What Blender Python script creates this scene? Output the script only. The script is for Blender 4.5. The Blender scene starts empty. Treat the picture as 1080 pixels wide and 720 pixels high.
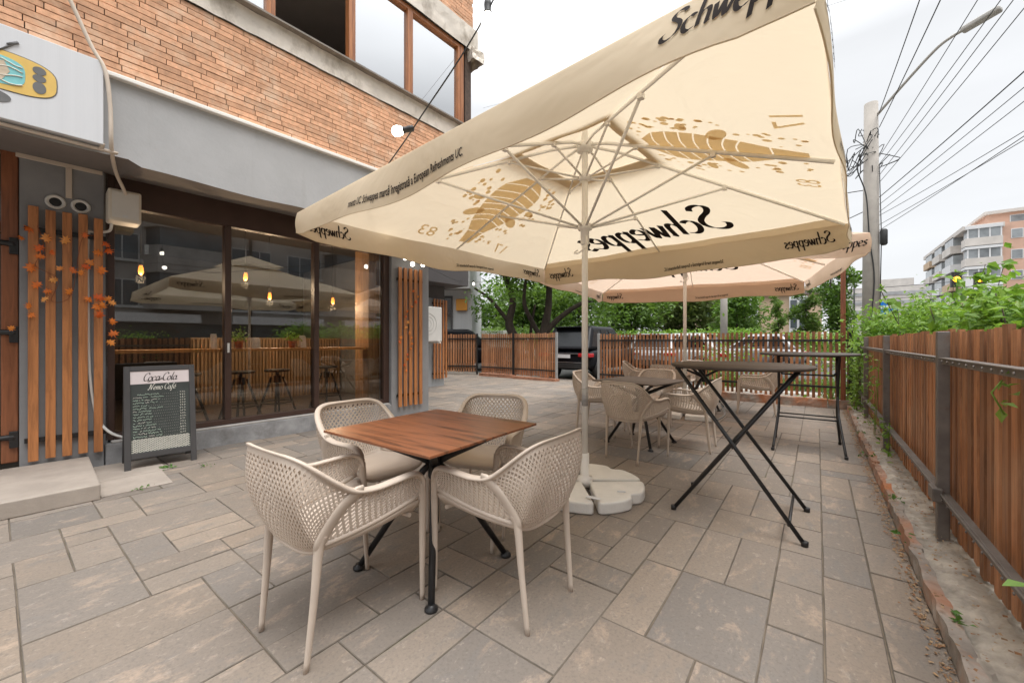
import bpy, bmesh, math, random
from mathutils import Vector, Matrix, noise
R = math.radians
random.seed(7)
S = bpy.context.scene
COL = S.collection

# ---------------------------------------------------------------- camera, sky, sun, exposure
cam_data = bpy.data.cameras.new('camera')
cam = bpy.data.objects.new('camera', cam_data); COL.objects.link(cam)
cam_data.sensor_width = 36.0; cam_data.lens = 14.0
cam_data.shift_y = -0.001
cam_data.clip_start = 0.02; cam_data.clip_end = 3000
YAW = R(37.48)
cam.location = (0, 0, 1.2); cam.rotation_euler = (R(90), 0, YAW)
S.camera = cam

W = bpy.data.worlds.new('World'); S.world = W; W.use_nodes = True
nt = W.node_tree; nt.nodes.clear()
out = nt.nodes.new('ShaderNodeOutputWorld'); bg = nt.nodes.new('ShaderNodeBackground')
sky = nt.nodes.new('ShaderNodeTexSky'); sky.sky_type = 'NISHITA'; sky.sun_disc = False
SUN_EL, SUN_AZ = R(70), R(105)
sky.sun_elevation = SUN_EL; sky.sun_rotation = SUN_AZ
tc = nt.nodes.new('ShaderNodeTexCoord')
sep = nt.nodes.new('ShaderNodeSeparateXYZ'); nt.links.new(tc.outputs['Generated'], sep.inputs[0])
# overcast cloud layer: brighter towards the zenith, faint banks of cloud
grad = nt.nodes.new('ShaderNodeMapRange'); nt.links.new(sep.outputs['Z'], grad.inputs[0])
grad.inputs[1].default_value = 0.5; grad.inputs[2].default_value = 1.0
grad.inputs[3].default_value = 6.1; grad.inputs[4].default_value = 27
mp = nt.nodes.new('ShaderNodeMapping'); mp.inputs['Scale'].default_value = (1.4, 1.4, 5.5)
nt.links.new(tc.outputs['Generated'], mp.inputs[0])
nz = nt.nodes.new('ShaderNodeTexNoise'); nz.inputs['Scale'].default_value = 1.7; nz.inputs['Detail'].default_value = 5; nz.inputs['Roughness'].default_value = .5
nt.links.new(mp.outputs[0], nz.inputs['Vector'])
nr = nt.nodes.new('ShaderNodeMapRange'); nt.links.new(nz.outputs[0], nr.inputs[0])
nr.inputs[1].default_value = .3; nr.inputs[2].default_value = .7; nr.inputs[3].default_value = .93; nr.inputs[4].default_value = 1.04
mul = nt.nodes.new('ShaderNodeMath'); mul.operation = 'MULTIPLY'
nt.links.new(grad.outputs[0], mul.inputs[0]); nt.links.new(nr.outputs[0], mul.inputs[1])
tint = nt.nodes.new('ShaderNodeVectorMath'); tint.operation = 'SCALE'; tint.inputs[0].default_value = (.985, 1.0, 1.02)
nt.links.new(mul.outputs[0], tint.inputs['Scale'])
mixw = nt.nodes.new('ShaderNodeMix'); mixw.data_type = 'RGBA'; mixw.inputs[0].default_value = .95
nt.links.new(sky.outputs[0], mixw.inputs[6]); nt.links.new(tint.outputs[0], mixw.inputs[7])
nt.links.new(mixw.outputs[2], bg.inputs[0]); bg.inputs[1].default_value = .1
nt.links.new(bg.outputs[0], out.inputs[0])

sun_d = bpy.data.lights.new('sun', 'SUN'); sun_d.energy = 1.5; sun_d.angle = R(30); sun_d.color = (1, .98, .955)
sun = bpy.data.objects.new('sun', sun_d); COL.objects.link(sun)
sd = Vector((math.sin(SUN_AZ) * math.cos(SUN_EL), math.cos(SUN_AZ) * math.cos(SUN_EL), math.sin(SUN_EL)))
sun.rotation_euler = sd.to_track_quat('Z', 'Y').to_euler(); sun.location = (4, -3, 20)

S.view_settings.view_transform = 'Standard'; S.view_settings.look = 'None'
S.view_settings.gamma = 1; S.view_settings.use_curve_mapping = False
S.view_settings.exposure = 0.68
S.render.engine = 'CYCLES'
S.cycles.max_bounces = 8; S.cycles.transparent_max_bounces = 10

# ---------------------------------------------------------------- helpers
class MB:
    """collects shapes, then links them as ONE mesh object"""
    def __init__(s): s.v = []; s.f = []; s.sm = []
    def add(s, vs, fs, smooth=False):
        b = len(s.v); s.v += [tuple(p) for p in vs]
        for f in fs: s.f.append(tuple(b + i for i in f)); s.sm.append(smooth)
        return s
    def box(s, a, b, M=None):
        x0, y0, z0 = a; x1, y1, z1 = b
        vs = [Vector(p) for p in ((x0,y0,z0),(x1,y0,z0),(x1,y1,z0),(x0,y1,z0),(x0,y0,z1),(x1,y0,z1),(x1,y1,z1),(x0,y1,z1))]
        if M is not None: vs = [M @ p for p in vs]
        return s.add(vs, [(0,3,2,1),(4,5,6,7),(0,1,5,4),(1,2,6,5),(2,3,7,6),(3,0,4,7)])
    def cbox(s, c, size, M=None):
        return s.box([c[i]-size[i]/2 for i in range(3)], [c[i]+size[i]/2 for i in range(3)], M)
    def bevbox(s, a, b, e):
        """box with a chamfered top edge"""
        x0, y0, z0 = a; x1, y1, z1 = b
        vs = [(x0,y0,z0),(x1,y0,z0),(x1,y1,z0),(x0,y1,z0),(x0,y0,z1-e),(x1,y0,z1-e),(x1,y1,z1-e),(x0,y1,z1-e),
              (x0+e,y0+e,z1),(x1-e,y0+e,z1),(x1-e,y1-e,z1),(x0+e,y1-e,z1)]
        return s.add(vs, [(0,3,2,1),(0,1,5,4),(1,2,6,5),(2,3,7,6),(3,0,4,7),(4,5,9,8),(5,6,10,9),(6,7,11,10),(7,4,8,11),(8,9,10,11)])
    def tube(s, pts, rad, n=10, ratio=1.0, up=(0,0,1), cap=True, smooth=True):
        pts = [Vector(p) for p in pts]; m = len(pts)
        rad = rad if isinstance(rad, (list, tuple)) else [rad]*m
        up = Vector(up); vs = []; fs = []; pu = None
        for i, p in enumerate(pts):
            t = (pts[min(i+1, m-1)] - pts[max(i-1, 0)])
            if t.length < 1e-9: t = Vector((0,0,1))
            t.normalize()
            if pu is None:
                a = up if abs(t.dot(up)) < .95 else Vector((1,0,0)) if abs(t.x) < .9 else Vector((0,1,0))
            else: a = pu
            u = a - t*t.dot(a)
            if u.length < 1e-6: u = t.orthogonal()
            u.normalize(); w = t.cross(u); pu = u
            for k in range(n):
                an = 2*math.pi*k/n
                vs.append(p + u*math.cos(an)*rad[i] + w*math.sin(an)*rad[i]*ratio)
        for i in range(m-1):
            for k in range(n):
                k2 = (k+1) % n; fs.append((i*n+k, i*n+k2, (i+1)*n+k2, (i+1)*n+k))
        s.add(vs, fs, smooth)
        if cap:
            b = len(s.v) - m*n
            s.f.append(tuple(b+k for k in reversed(range(n)))); s.sm.append(False)
            s.f.append(tuple(b+(m-1)*n+k for k in range(n))); s.sm.append(False)
        return s
    def lathe(s, prof, c=(0,0,0), n=24, M=None, smooth=True):
        vs = []; fs = []; c = Vector(c)
        for r, z in prof:
            for k in range(n):
                a = 2*math.pi*k/n; p = Vector((r*math.cos(a), r*math.sin(a), z))
                vs.append((M @ p if M is not None else p) + c)
        for i in range(len(prof)-1):
            for k in range(n):
                k2 = (k+1) % n; fs.append((i*n+k, i*n+k2, (i+1)*n+k2, (i+1)*n+k))
        s.add(vs, fs, smooth)
        b = len(s.v) - len(prof)*n
        if prof[0][0] > 1e-4: s.f.append(tuple(b+k for k in reversed(range(n)))); s.sm.append(False)
        if prof[-1][0] > 1e-4: s.f.append(tuple(b+(len(prof)-1)*n+k for k in range(n))); s.sm.append(False)
        return s
    def prism(s, poly, h0, h1, fn):
        """poly in 2D, extruded h0..h1, mapped to 3D by fn(a, b, h)"""
        n = len(poly)
        vs = [fn(a, b, h0) for a, b in poly] + [fn(a, b, h1) for a, b in poly]
        fs = [tuple(reversed(range(n))), tuple(range(n, 2*n))] + [(i, (i+1) % n, n+(i+1) % n, n+i) for i in range(n)]
        return s.add(vs, fs)
    def grid(s, fn, nu, nv, smooth=True):
        vs = [fn(i/nu, j/nv) for j in range(nv+1) for i in range(nu+1)]
        fs = [(j*(nu+1)+i, j*(nu+1)+i+1, (j+1)*(nu+1)+i+1, (j+1)*(nu+1)+i) for j in range(nv) for i in range(nu)]
        return s.add(vs, fs, smooth)
    def build(s, name, m=None, parent=None, bevel=0, seg=2, loc=None, rotz=None, solid=0, offset=0, recalc=True):
        me = bpy.data.meshes.new(name); me.from_pydata(s.v, [], s.f); 
        if s.f: me.polygons.foreach_set('use_smooth', s.sm)
        me.update()
        if recalc:
            bm = bmesh.new(); bm.from_mesh(me); bmesh.ops.recalc_face_normals(bm, faces=bm.faces); bm.to_mesh(me); bm.free()
        o = bpy.data.objects.new(name, me); COL.objects.link(o)
        if m: me.materials.append(m)
        if parent: o.parent = parent
        if loc is not None: o.location = loc
        if rotz is not None: o.rotation_euler = (0, 0, rotz)
        if solid:
            md = o.modifiers.new('solid', 'SOLIDIFY'); md.thickness = solid; md.offset = offset
        if bevel:
            md = o.modifiers.new('bevel', 'BEVEL'); md.width = bevel; md.segments = seg; md.limit_method = 'ANGLE'; md.angle_limit = R(35)
        return o

def tag(o, label=None, cat=None, group=None, kind=None):
    if label: o['label'] = label
    if cat: o['category'] = cat
    if group: o['group'] = group
    if kind: o['kind'] = kind
    return o
def thing(name, loc, rotz, label, cat, group=None):
    o = bpy.data.objects.new(name, None); COL.objects.link(o); o.empty_display_size = .1
    o.location = loc; o.rotation_euler = (0, 0, rotz)
    return tag(o, label, cat, group)
def kids(o): return [c for c in bpy.data.objects if c.parent == o]
def copy_tree(o, parent=None):
    c = o.copy(); COL.objects.link(c); c.parent = parent
    for ch in kids(o): copy_tree(ch, c)
    return c
def dup(o, loc, rotz, label, group=None, scale=None):
    c = copy_tree(o); c.location = loc; c.rotation_euler = (0, 0, rotz)
    c['label'] = label
    if group: c['group'] = group
    if scale: c.scale = scale
    return c
def smooth_path(pts, sub=6):
    """Catmull-Rom through the points"""
    P = [Vector(p) for p in pts]; o = []
    for i in range(len(P)-1):
        p0 = P[max(i-1, 0)]; p1 = P[i]; p2 = P[i+1]; p3 = P[min(i+2, len(P)-1)]
        for k in range(sub):
            t = k/sub
            o.append(.5*((2*p1)+(p2-p0)*t+(2*p0-5*p1+4*p2-p3)*t*t+(3*p1-p0-3*p2+p3)*t**3))
    o.append(P[-1]); return o
def sag(a, b, d, n=14):
    a = Vector(a); b = Vector(b)
    return [a.lerp(b, i/n) - Vector((0,0,d*4*(i/n)*(1-i/n))) for i in range(n+1)]

# ---------------------------------------------------------------- materials
def N(nt, t, **kw):
    n = nt.nodes.new(t)
    for k, v in kw.items(): setattr(n, k, v)
    return n
def newmat(name):
    m = bpy.data.materials.new(name); m.use_nodes = True
    nt = m.node_tree; p = nt.nodes['Principled BSDF']
    return m, nt, p
def ramp(nt, fac, stops):
    r = N(nt, 'ShaderNodeValToRGB'); e = r.color_ramp.elements
    while len(e) < len(stops): e.new(.5)
    for i, (pos, c) in enumerate(stops):
        e[i].position = pos; e[i].color = (*c, 1) if len(c) == 3 else c
    nt.links.new(fac, r.inputs[0]); return r.outputs[0]
def mixc(nt, fac, a, b, mode='MIX'):
    m = N(nt, 'ShaderNodeMix', data_type='RGBA', blend_type=mode)
    for sock, v in ((0, fac), (6, a), (7, b)):
        if hasattr(v, 'is_linked'): nt.links.new(v, m.inputs[sock])
        else: m.inputs[sock].default_value = v if sock == 0 else (*v, 1)
    return m.outputs[2]
def noisef(nt, scale, detail=4, rough=.55, stretch=None, rot=None, dist=0):
    tc = N(nt, 'ShaderNodeTexCoord'); src = tc.outputs['Object']
    if stretch or rot:
        mp = N(nt, 'ShaderNodeMapping'); nt.links.new(src, mp.inputs[0]); src = mp.outputs[0]
        if stretch: mp.inputs['Scale'].default_value = stretch
        if rot: mp.inputs['Rotation'].default_value = rot
    n = N(nt, 'ShaderNodeTexNoise'); n.inputs['Scale'].default_value = scale; n.inputs['Detail'].default_value = detail
    n.inputs['Roughness'].default_value = rough; n.inputs['Distortion'].default_value = dist
    nt.links.new(src, n.inputs['Vector']); return n.outputs[0]
def bump(nt, p, h, strength=.3, dist=.01):
    b = N(nt, 'ShaderNodeBump'); b.inputs['Strength'].default_value = strength; b.inputs['Distance'].default_value = dist
    nt.links.new(h, b.inputs['Height']); nt.links.new(b.outputs[0], p.inputs['Normal'])
def sc(c, k): return tuple(max(0, min(1, x*k)) for x in c)
def pbr(name, c, rough=.6, var=.18, scale=5, bumps=.15, bscale=80, metal=0, stretch=None, island=0, spec=None, stain=None):
    m, nt, p = newmat(name)
    n1 = noisef(nt, scale, 5, .6, stretch)
    col = ramp(nt, n1, [(.3, sc(c, 1-var)), (.7, sc(c, 1+var))])
    if stain:
        n3 = noisef(nt, stain[1], 6, .65, stain[3] if len(stain) > 3 else None)
        f = ramp(nt, n3, [(stain[2], (0,0,0)), (min(1, stain[2]+.2), (1,1,1))])
        col = mixc(nt, f, col, stain[0])
    if island:
        g = N(nt, 'ShaderNodeNewGeometry')
        v = N(nt, 'ShaderNodeMapRange'); nt.links.new(g.outputs['Random Per Island'], v.inputs[0])
        v.inputs[3].default_value = 1-island; v.inputs[4].default_value = 1+island
        col = mixc(nt, 1.0, col, v.outputs[0], 'MULTIPLY')
    nt.links.new(col, p.inputs['Base Color'])
    p.inputs['Metallic'].default_value = metal
    n2 = noisef(nt, bscale, 3, .6, stretch)
    rr = N(nt, 'ShaderNodeMapRange'); nt.links.new(n1, rr.inputs[0]); rr.inputs[3].default_value = rough-.12; rr.inputs[4].default_value = rough+.12
    nt.links.new(rr.outputs[0], p.inputs['Roughness'])
    if spec is not None: p.inputs['Specular IOR Level'].default_value = spec
    if bumps: bump(nt, p, n2, bumps, .004)
    return m
def wood(name, c, dark, rough=.5, axis=2, scale=1.0, island=.22, weather=None):
    m, nt, p = newmat(name)
    st = [14, 14, 14]; st[axis] = 1.1
    g = N(nt, 'ShaderNodeNewGeometry')
    tc = N(nt, 'ShaderNodeTexCoord'); off = N(nt, 'ShaderNodeVectorMath', operation='MULTIPLY_ADD')
    nt.links.new(g.outputs['Random Per Island'], off.inputs[0]); off.inputs[1].default_value = (31, 17, 23); nt.links.new(tc.outputs['Object'], off.inputs[2])
    mp = N(nt, 'ShaderNodeMapping'); mp.inputs['Scale'].default_value = st; nt.links.new(off.outputs[0], mp.inputs[0])
    n = N(nt, 'ShaderNodeTexNoise'); n.inputs['Scale'].default_value = 2.2*scale; n.inputs['Detail'].default_value = 7; n.inputs['Roughness'].default_value = .62; n.inputs['Distortion'].default_value = .8
    nt.links.new(mp.outputs[0], n.inputs['Vector'])
    col = ramp(nt, n.outputs[0], [(.28, dark), (.52, c), (.78, sc(c, 1.35))])
    if weather:
        n3 = noisef(nt, 2.5, 5, .6)
        col = mixc(nt, ramp(nt, n3, [(.45, (0,0,0)), (.75, (.55,.55,.55))]), col, weather)
    v = N(nt, 'ShaderNodeMapRange'); nt.links.new(g.outputs['Random Per Island'], v.inputs[0]); v.inputs[3].default_value = 1-island; v.inputs[4].default_value = 1+island
    col = mixc(nt, 1.0, col, v.outputs[0], 'MULTIPLY')
    nt.links.new(col, p.inputs['Base Color']); p.inputs['Roughness'].default_value = rough
    bump(nt, p, n.outputs[0], .25, .002)
    return m
def fabric(name, c, trans=.5, tc_=None):
    m, nt, p = newmat(name)
    n1 = noisef(nt, 2.2, 4, .5); col = ramp(nt, n1, [(.3, sc(c, .95)), (.7, sc(c, 1.03))])
    nt.links.new(col, p.inputs['Base Color']); p.inputs['Roughness'].default_value = .85; p.inputs['Specular IOR Level'].default_value = .2
    tr = N(nt, 'ShaderNodeBsdfTranslucent'); tr.inputs[0].default_value = (*(tc_ or c), 1)
    mx = N(nt, 'ShaderNodeMixShader'); mx.inputs[0].default_value = trans
    nt.links.new(p.outputs[0], mx.inputs[1]); nt.links.new(tr.outputs[0], mx.inputs[2])
    n2 = noisef(nt, 1.3, 4, .6, dist=.6); b = N(nt, 'ShaderNodeBump'); b.inputs['Strength'].default_value = .75; b.inputs['Distance'].default_value = .05
    nt.links.new(n2, b.inputs['Height']); nt.links.new(b.outputs[0], p.inputs['Normal']); nt.links.new(b.outputs[0], tr.inputs['Normal'])
    nt.links.new(mx.outputs[0], nt.nodes['Material Output'].inputs[0])
    return m
def leafmat(name, cols, trans=.35, rough=.5):
    m, nt, p = newmat(name)
    g = N(nt, 'ShaderNodeNewGeometry')
    col = ramp(nt, g.outputs['Random Per Island'], [(i/(len(cols)-1), c) for i, c in enumerate(cols)])
    nt.links.new(col, p.inputs['Base Color']); p.inputs['Roughness'].default_value = rough
    tr = N(nt, 'ShaderNodeBsdfTranslucent'); nt.links.new(mixc(nt, 1.0, col, (1.0, 1.0, .55), 'MULTIPLY'), tr.inputs[0])
    mx = N(nt, 'ShaderNodeMixShader'); mx.inputs[0].default_value = trans
    nt.links.new(p.outputs[0], mx.inputs[1]); nt.links.new(tr.outputs[0], mx.inputs[2])
    nt.links.new(mx.outputs[0], nt.nodes['Material Output'].inputs[0])
    return m
def emit(name, c, s):
    m, nt, p = newmat(name)
    p.inputs['Base Color'].default_value = (*c, 1); p.inputs['Emission Color'].default_value = (*c, 1); p.inputs['Emission Strength'].default_value = s
    return m
def glass(name, tint=(.75,.78,.78), refl=1.0, base=.1):
    """a pane: see-through with a mirror share that grows with the viewing angle"""
    m, nt, p = newmat(name)
    t = N(nt, 'ShaderNodeBsdfTransparent'); t.inputs[0].default_value = (*tint, 1)
    gl = N(nt, 'ShaderNodeBsdfGlossy'); gl.inputs['Roughness'].default_value = .004; gl.inputs[0].default_value = (.95,.96,.97,1)
    fr = N(nt, 'ShaderNodeFresnel'); fr.inputs[0].default_value = 1.5
    ma = N(nt, 'ShaderNodeMath', operation='MULTIPLY_ADD'); nt.links.new(fr.outputs[0], ma.inputs[0]); ma.inputs[1].default_value = refl; ma.inputs[2].default_value = base
    ma.use_clamp = True
    mx = N(nt, 'ShaderNodeMixShader'); nt.links.new(ma.outputs[0], mx.inputs[0]); nt.links.new(t.outputs[0], mx.inputs[1]); nt.links.new(gl.outputs[0], mx.inputs[2])
    nt.links.new(mx.outputs[0], nt.nodes['Material Output'].inputs[0])
    return m

def paver_mat():
    m, nt, p = newmat('paving slab concrete')
    g = N(nt, 'ShaderNodeNewGeometry'); ri = g.outputs['Random Per Island']
    base = ramp(nt, ri, [(0, (.165,.142,.123)), (.14, (.275,.225,.18)), (.28, (.187,.166,.148)), (.42, (.25,.20,.156)), (.56, (.178,.157,.138)), (.7, (.292,.236,.187)), (.85, (.21,.182,.157)), (1, (.262,.205,.157))])
    tc = N(nt, 'ShaderNodeTexCoord'); off = N(nt, 'ShaderNodeVectorMath', operation='MULTIPLY_ADD')
    nt.links.new(ri, off.inputs[0]); off.inputs[1].default_value = (531, 377, 0); nt.links.new(tc.outputs['Object'], off.inputs[2])
    def nz(scale, det, st, rough=.68, dist=.3, src=None):
        mp = N(nt, 'ShaderNodeMapping'); mp.inputs['Scale'].default_value = st; nt.links.new(src or off.outputs[0], mp.inputs[0])
        n = N(nt, 'ShaderNodeTexNoise'); n.inputs['Scale'].default_value = scale; n.inputs['Detail'].default_value = det; n.inputs['Roughness'].default_value = rough; n.inputs['Distortion'].default_value = dist
        nt.links.new(mp.outputs[0], n.inputs['Vector']); return n.outputs[0]
    n1 = nz(4.2, 10, (1.7, .8, 1), .72); n2 = nz(5.2, 9, (1.5, .7, 1), .7); n3 = nz(75, 4, (1, 1, 1)); n6 = nz(16, 8, (1.6, .9, 1), .75)
    col = mixc(nt, ramp(nt, n1, [(.55, (0,0,0)), (.63, (.4,.4,.4)), (.76, (.75,.75,.75))]), base, (.46,.345,.255))
    col = mixc(nt, ramp(nt, n2, [(.55, (0,0,0)), (.62, (.4,.4,.4)), (.76, (.65,.65,.65))]), col, (.175,.163,.152))
    col = mixc(nt, ramp(nt, n6, [(.57, (0,0,0)), (.66, (.35,.35,.35))]), col, (.50,.42,.35))
    col = mixc(nt, ramp(nt, n6, [(.33, (.4,.4,.4)), (.42, (0,0,0))]), col, (.15,.135,.12))
    n4 = noisef(nt, .8, 6, .65)
    col = mixc(nt, ramp(nt, n4, [(.48, (0,0,0)), (.68, (.3,.3,.3))]), col, (.17,.15,.13))
    col = mixc(nt, ramp(nt, n3, [(.34, (.35,.35,.35)), (.5, (0,0,0))]), col, (.10,.09,.08))
    col = mixc(nt, ramp(nt, n3, [(.64, (0,0,0)), (.74, (.3,.3,.3))]), col, (.6,.55,.5))
    nt.links.new(col, p.inputs['Base Color'])
    rr = N(nt, 'ShaderNodeMapRange'); nt.links.new(n1, rr.inputs[0]); rr.inputs[3].default_value = .5; rr.inputs[4].default_value = .9
    nt.links.new(rr.outputs[0], p.inputs['Roughness']); p.inputs['Specular IOR Level'].default_value = .35
    mx = N(nt, 'ShaderNodeMath', operation='MULTIPLY_ADD'); nt.links.new(n6, mx.inputs[0]); mx.inputs[1].default_value = 1.5; nt.links.new(n3, mx.inputs[2])
    bump(nt, p, mx.outputs[0], .45, .003)
    return m

M = {}
M['paver'] = paver_mat()
M['slab_edge'] = pbr('dirty slab edge', (.155,.13,.106), .95, .4, 7, .3, 120)
M['joint'] = pbr('sand joint with moss', (.15,.12,.088), .95, .4, 5, .5, 120, stain=((.075,.105,.03), 1.6, .56))
M['asphalt'] = pbr('asphalt', (.075,.073,.07), .9, .25, 1.5, .5, 150)
M['pavement'] = pbr('pale concrete pavement', (.36,.335,.30), .85, .15, 2, .3, 60)
M['concrete'] = pbr('rough concrete', (.40,.355,.30), .9, .35, 9, 1, 30, stain=((.15,.135,.115), 3.4, .50))
M['kerb'] = pbr('stained kerb concrete', (.30,.26,.225), .9, .4, 6, 1, 40, stain=((.40,.15,.06), 1.9, .42, (1,.7,1)))
M['plinth'] = pbr('painted grey plinth', (.30,.30,.305), .8, .3, 5, .6, 40, stain=((.17,.165,.16), 3, .52))
M['step'] = pbr('step slab', (.35,.30,.255), .8, .14, 5, .3, 70)
M['grey_paint'] = pbr('grey wall paint', (.26,.26,.265), .75, .12, 3, .3, 60)
M['fascia'] = pbr('grey render fascia', (.415,.415,.415), .85, .07, 2.5, .6, 24, stain=((.345,.335,.325), 2.2, .56, (1,1,.12)))
M['soffit'] = pbr('brown grey soffit', (.20,.175,.16), .8, .1, 3, .2, 50)
M['dark_fascia'] = pbr('dark grey cladding', (.085,.078,.078), .7, .1, 3, .15, 40)
M['brick'] = pbr('orange facing brick', (.665,.375,.225), .85, .18, 22, .5, 70, island=.2, stain=((.72,.52,.37), 4, .52))
M['mortar'] = pbr('dark recessed mortar', (.10,.07,.055), .95, .3, 20, .3, 80)
M['old_concrete'] = pbr('weathered plaster band', (.70,.64,.56), .9, .15, 3, .7, 25, stain=((.33,.28,.22), 3.2, .52, (1,1,.6)))
M['sill_metal'] = pbr('dull sill sheet', (.22,.19,.16), .6, .2, 6, .2, 60)
M['win_wood'] = wood('varnished window frame', (.40,.16,.06), (.25,.09,.035), .4)
M['door_wood'] = wood('reddish brown door', (.27,.10,.045), (.17,.06,.027), .35, island=.1)
M['slat_wood'] = wood('oiled slat', (.50,.20,.07), (.27,.10,.034), .5)
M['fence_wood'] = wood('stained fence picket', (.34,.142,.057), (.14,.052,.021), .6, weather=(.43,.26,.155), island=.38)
M['fence_back'] = wood('shade-darkened rear picket', (.115,.043,.018), (.06,.023,.011), .65, island=.3)  # rear boards coloured dark, standing in for shade in the gaps between pickets
M['gate_wood'] = wood('orange stained picket', (.43,.19,.085), (.23,.09,.04), .6, weather=(.42,.27,.17), island=.25)
M['post_wood'] = wood('red brown post', (.24,.075,.03), (.14,.045,.02), .55)
M['top_wood'] = wood('walnut table laminate', (.25,.092,.04), (.06,.026,.014), .33, axis=0, scale=1.0, island=.0)
M['shelf_wood'] = wood('pine shelf', (.66,.33,.12), (.5,.22,.08), .4, axis=1)
M['raw_wood'] = wood('raw timber post', (.36,.20,.09), (.22,.11,.05), .6)
M['black_metal'] = pbr('black powder coated steel', (.016,.0155,.016), .42, .3, 30, .15, 200)
M['steel'] = pbr('bare grey steel', (.17,.15,.135), .5, .25, 8, .3, 60, metal=.35, stain=((.14,.085,.05), 7, .58))
M['galv'] = pbr('galvanised post', (.42,.42,.41), .5, .12, 8, .15, 80, metal=.4)
M['chair'] = pbr('taupe polypropylene', (.56,.47,.39), .48, .06, 6, .06, 300)
M['bar_top'] = pbr('dark brown grey laminate', (.085,.064,.05), .6, .15, 9, .1, 120, spec=.2)
M['bar_top2'] = pbr('grey laminate', (.095,.083,.075), .6, .1, 9, .1, 120, spec=.2)
M['white_metal'] = pbr('white coated pole', (.86,.83,.78), .4, .03, 5, .05, 80)
M['base_white'] = pbr('cast stone base', (.70,.675,.63), .75, .08, 7, .35, 90)
M['cream'] = fabric('cream canopy cloth', (.74,.63,.475), .42, (.78,.665,.495))
M['peach'] = fabric('peach canopy cloth', (.73,.565,.44), .45, (.80,.62,.48))
M['print_gold'] = fabric('ochre print', (.72,.54,.29), .5, (.88,.70,.42))
M['print_line'] = fabric('pale print line', (.78,.62,.40), .5, (.90,.74,.5))
M['print_black'] = pbr('black print', (.028,.022,.02), .8, .1, 10, 0)
M['print_black'].node_tree.nodes['Principled BSDF'].inputs['Specular IOR Level'].default_value = .1
M['bronze'] = pbr('brown aluminium frame', (.062,.034,.026), .4, .1, 6, .05, 80)
M['shopglass'] = glass('shop window glass', (.86,.86,.85), 1.15, .055)
M['upglass'] = glass('flat window glass', (.80,.84,.86), 1.2, .58)
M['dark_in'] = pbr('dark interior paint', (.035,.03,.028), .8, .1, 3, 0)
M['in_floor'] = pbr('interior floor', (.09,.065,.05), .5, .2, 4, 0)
M['curtain'] = pbr('white blind', (.62,.64,.66), .8, .05, 2, 0)
M['white_plastic'] = pbr('white plastic', (.66,.64,.60), .45, .05, 5, .05, 100)
M['cream_plastic'] = pbr('cream box plastic', (.66,.60,.50), .5, .05, 5, .05, 100)
M['trunking'] = pbr('cream trunking', (.60,.51,.42), .5, .06, 5, .05, 100)
M['sign_white'] = pbr('ribbed white sign', (.66,.67,.69), .5, .03, 2, .25, 60, stretch=(1,9,.05))
M['sign_yellow'] = pbr('sign yellow', (.75,.50,.13), .6, .06, 10, 0)
M['sign_teal'] = pbr('sign teal', (.22,.56,.58), .6, .1, 10, 0)
M['sign_sand'] = pbr('sign sand', (.52,.43,.32), .6, .25, 14, 0)
M['sign_grey'] = pbr('sign grey', (.15,.15,.15), .6, .1, 10, 0)
M['chalk_board'] = pbr('black chalkboard', (.038,.044,.04), .7, .3, 6, .1, 60)
M['board_frame'] = pbr('charcoal painted frame', (.055,.052,.052), .55, .12, 6, .2, 60)
M['board_cream'] = pbr('faded pink white header', (.66,.58,.57), .6, .05, 6, 0)
M['chalk'] = pbr('chalk', (.48,.60,.48), .9, .1, 30, 0)
M['chalk_white'] = pbr('white chalk', (.66,.64,.56), .9, .1, 30, 0)
M['orange_leaf'] = leafmat('orange artificial leaf', [(.85,.20,.025), (.92,.33,.05), (.78,.13,.02), (.95,.46,.13)], .2)
M['black'] = pbr('matt black', (.02,.02,.02), .6, .2, 10, 0)
M['bulb'] = emit('lit bulb', (1, .93, .80), 7)
M['filament'] = emit('amber filament lamp', (1, .27, .035), 2.2)
M['trunk'] = pbr('bark', (.075,.055,.042), .95, .35, 9, 1, 25, stretch=(1,1,.25))
M['leaf_dark'] = leafmat('street tree leaf', [(.085,.165,.028), (.12,.225,.04), (.16,.28,.06), (.10,.19,.03)], .5)
M['leaf_mid'] = leafmat('mid green leaf', [(.10,.18,.035), (.14,.235,.05), (.175,.28,.07)], .48)
M['leaf_olive'] = leafmat('olive leaf', [(.11,.16,.045), (.15,.20,.06), (.18,.23,.08)], .45)
M['leaf_bright'] = leafmat('bright shrub leaf', [(.09,.18,.03), (.19,.34,.05), (.27,.45,.09), (.13,.25,.04), (.23,.38,.06), (.30,.44,.11)], .45)
M['grass'] = leafmat('grass', [(.07,.14,.02), (.11,.19,.03), (.14,.2,.05)], .3)
M['weed'] = leafmat('weed leaf', [(.08,.18,.03), (.12,.24,.05)], .3)
M['litter'] = leafmat('dry litter', [(.33,.20,.10), (.42,.29,.17), (.22,.13,.07), (.36,.17,.08)], .05, .9)
M['car_black'] = pbr('black car paint', (.008,.008,.010), .3, .1, 3, 0, spec=.14)
M['car_grey'] = pbr('dark grey car paint', (.045,.047,.05), .14, .1, 3, 0, spec=.6)
M['car_silver'] = pbr('silver car paint', (.30,.30,.305), .3, .05, 3, 0, metal=.3)
M['car_white'] = pbr('white car paint', (.42,.42,.41), .2, .04, 3, 0, spec=.6)
M['car_red'] = pbr('charcoal car paint', (.06,.06,.065), .18, .08, 3, 0, spec=.6)
M['car_glass'] = pbr('dark car glass', (.012,.013,.015), .14, .1, 3, 0, spec=.2)
M['tail'] = pbr('red tail lamp', (.42,.012,.015), .15, .1, 10, 0, spec=.7)
M['tyre'] = pbr('tyre rubber', (.02,.02,.02), .85, .2, 20, .2, 60)
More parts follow.
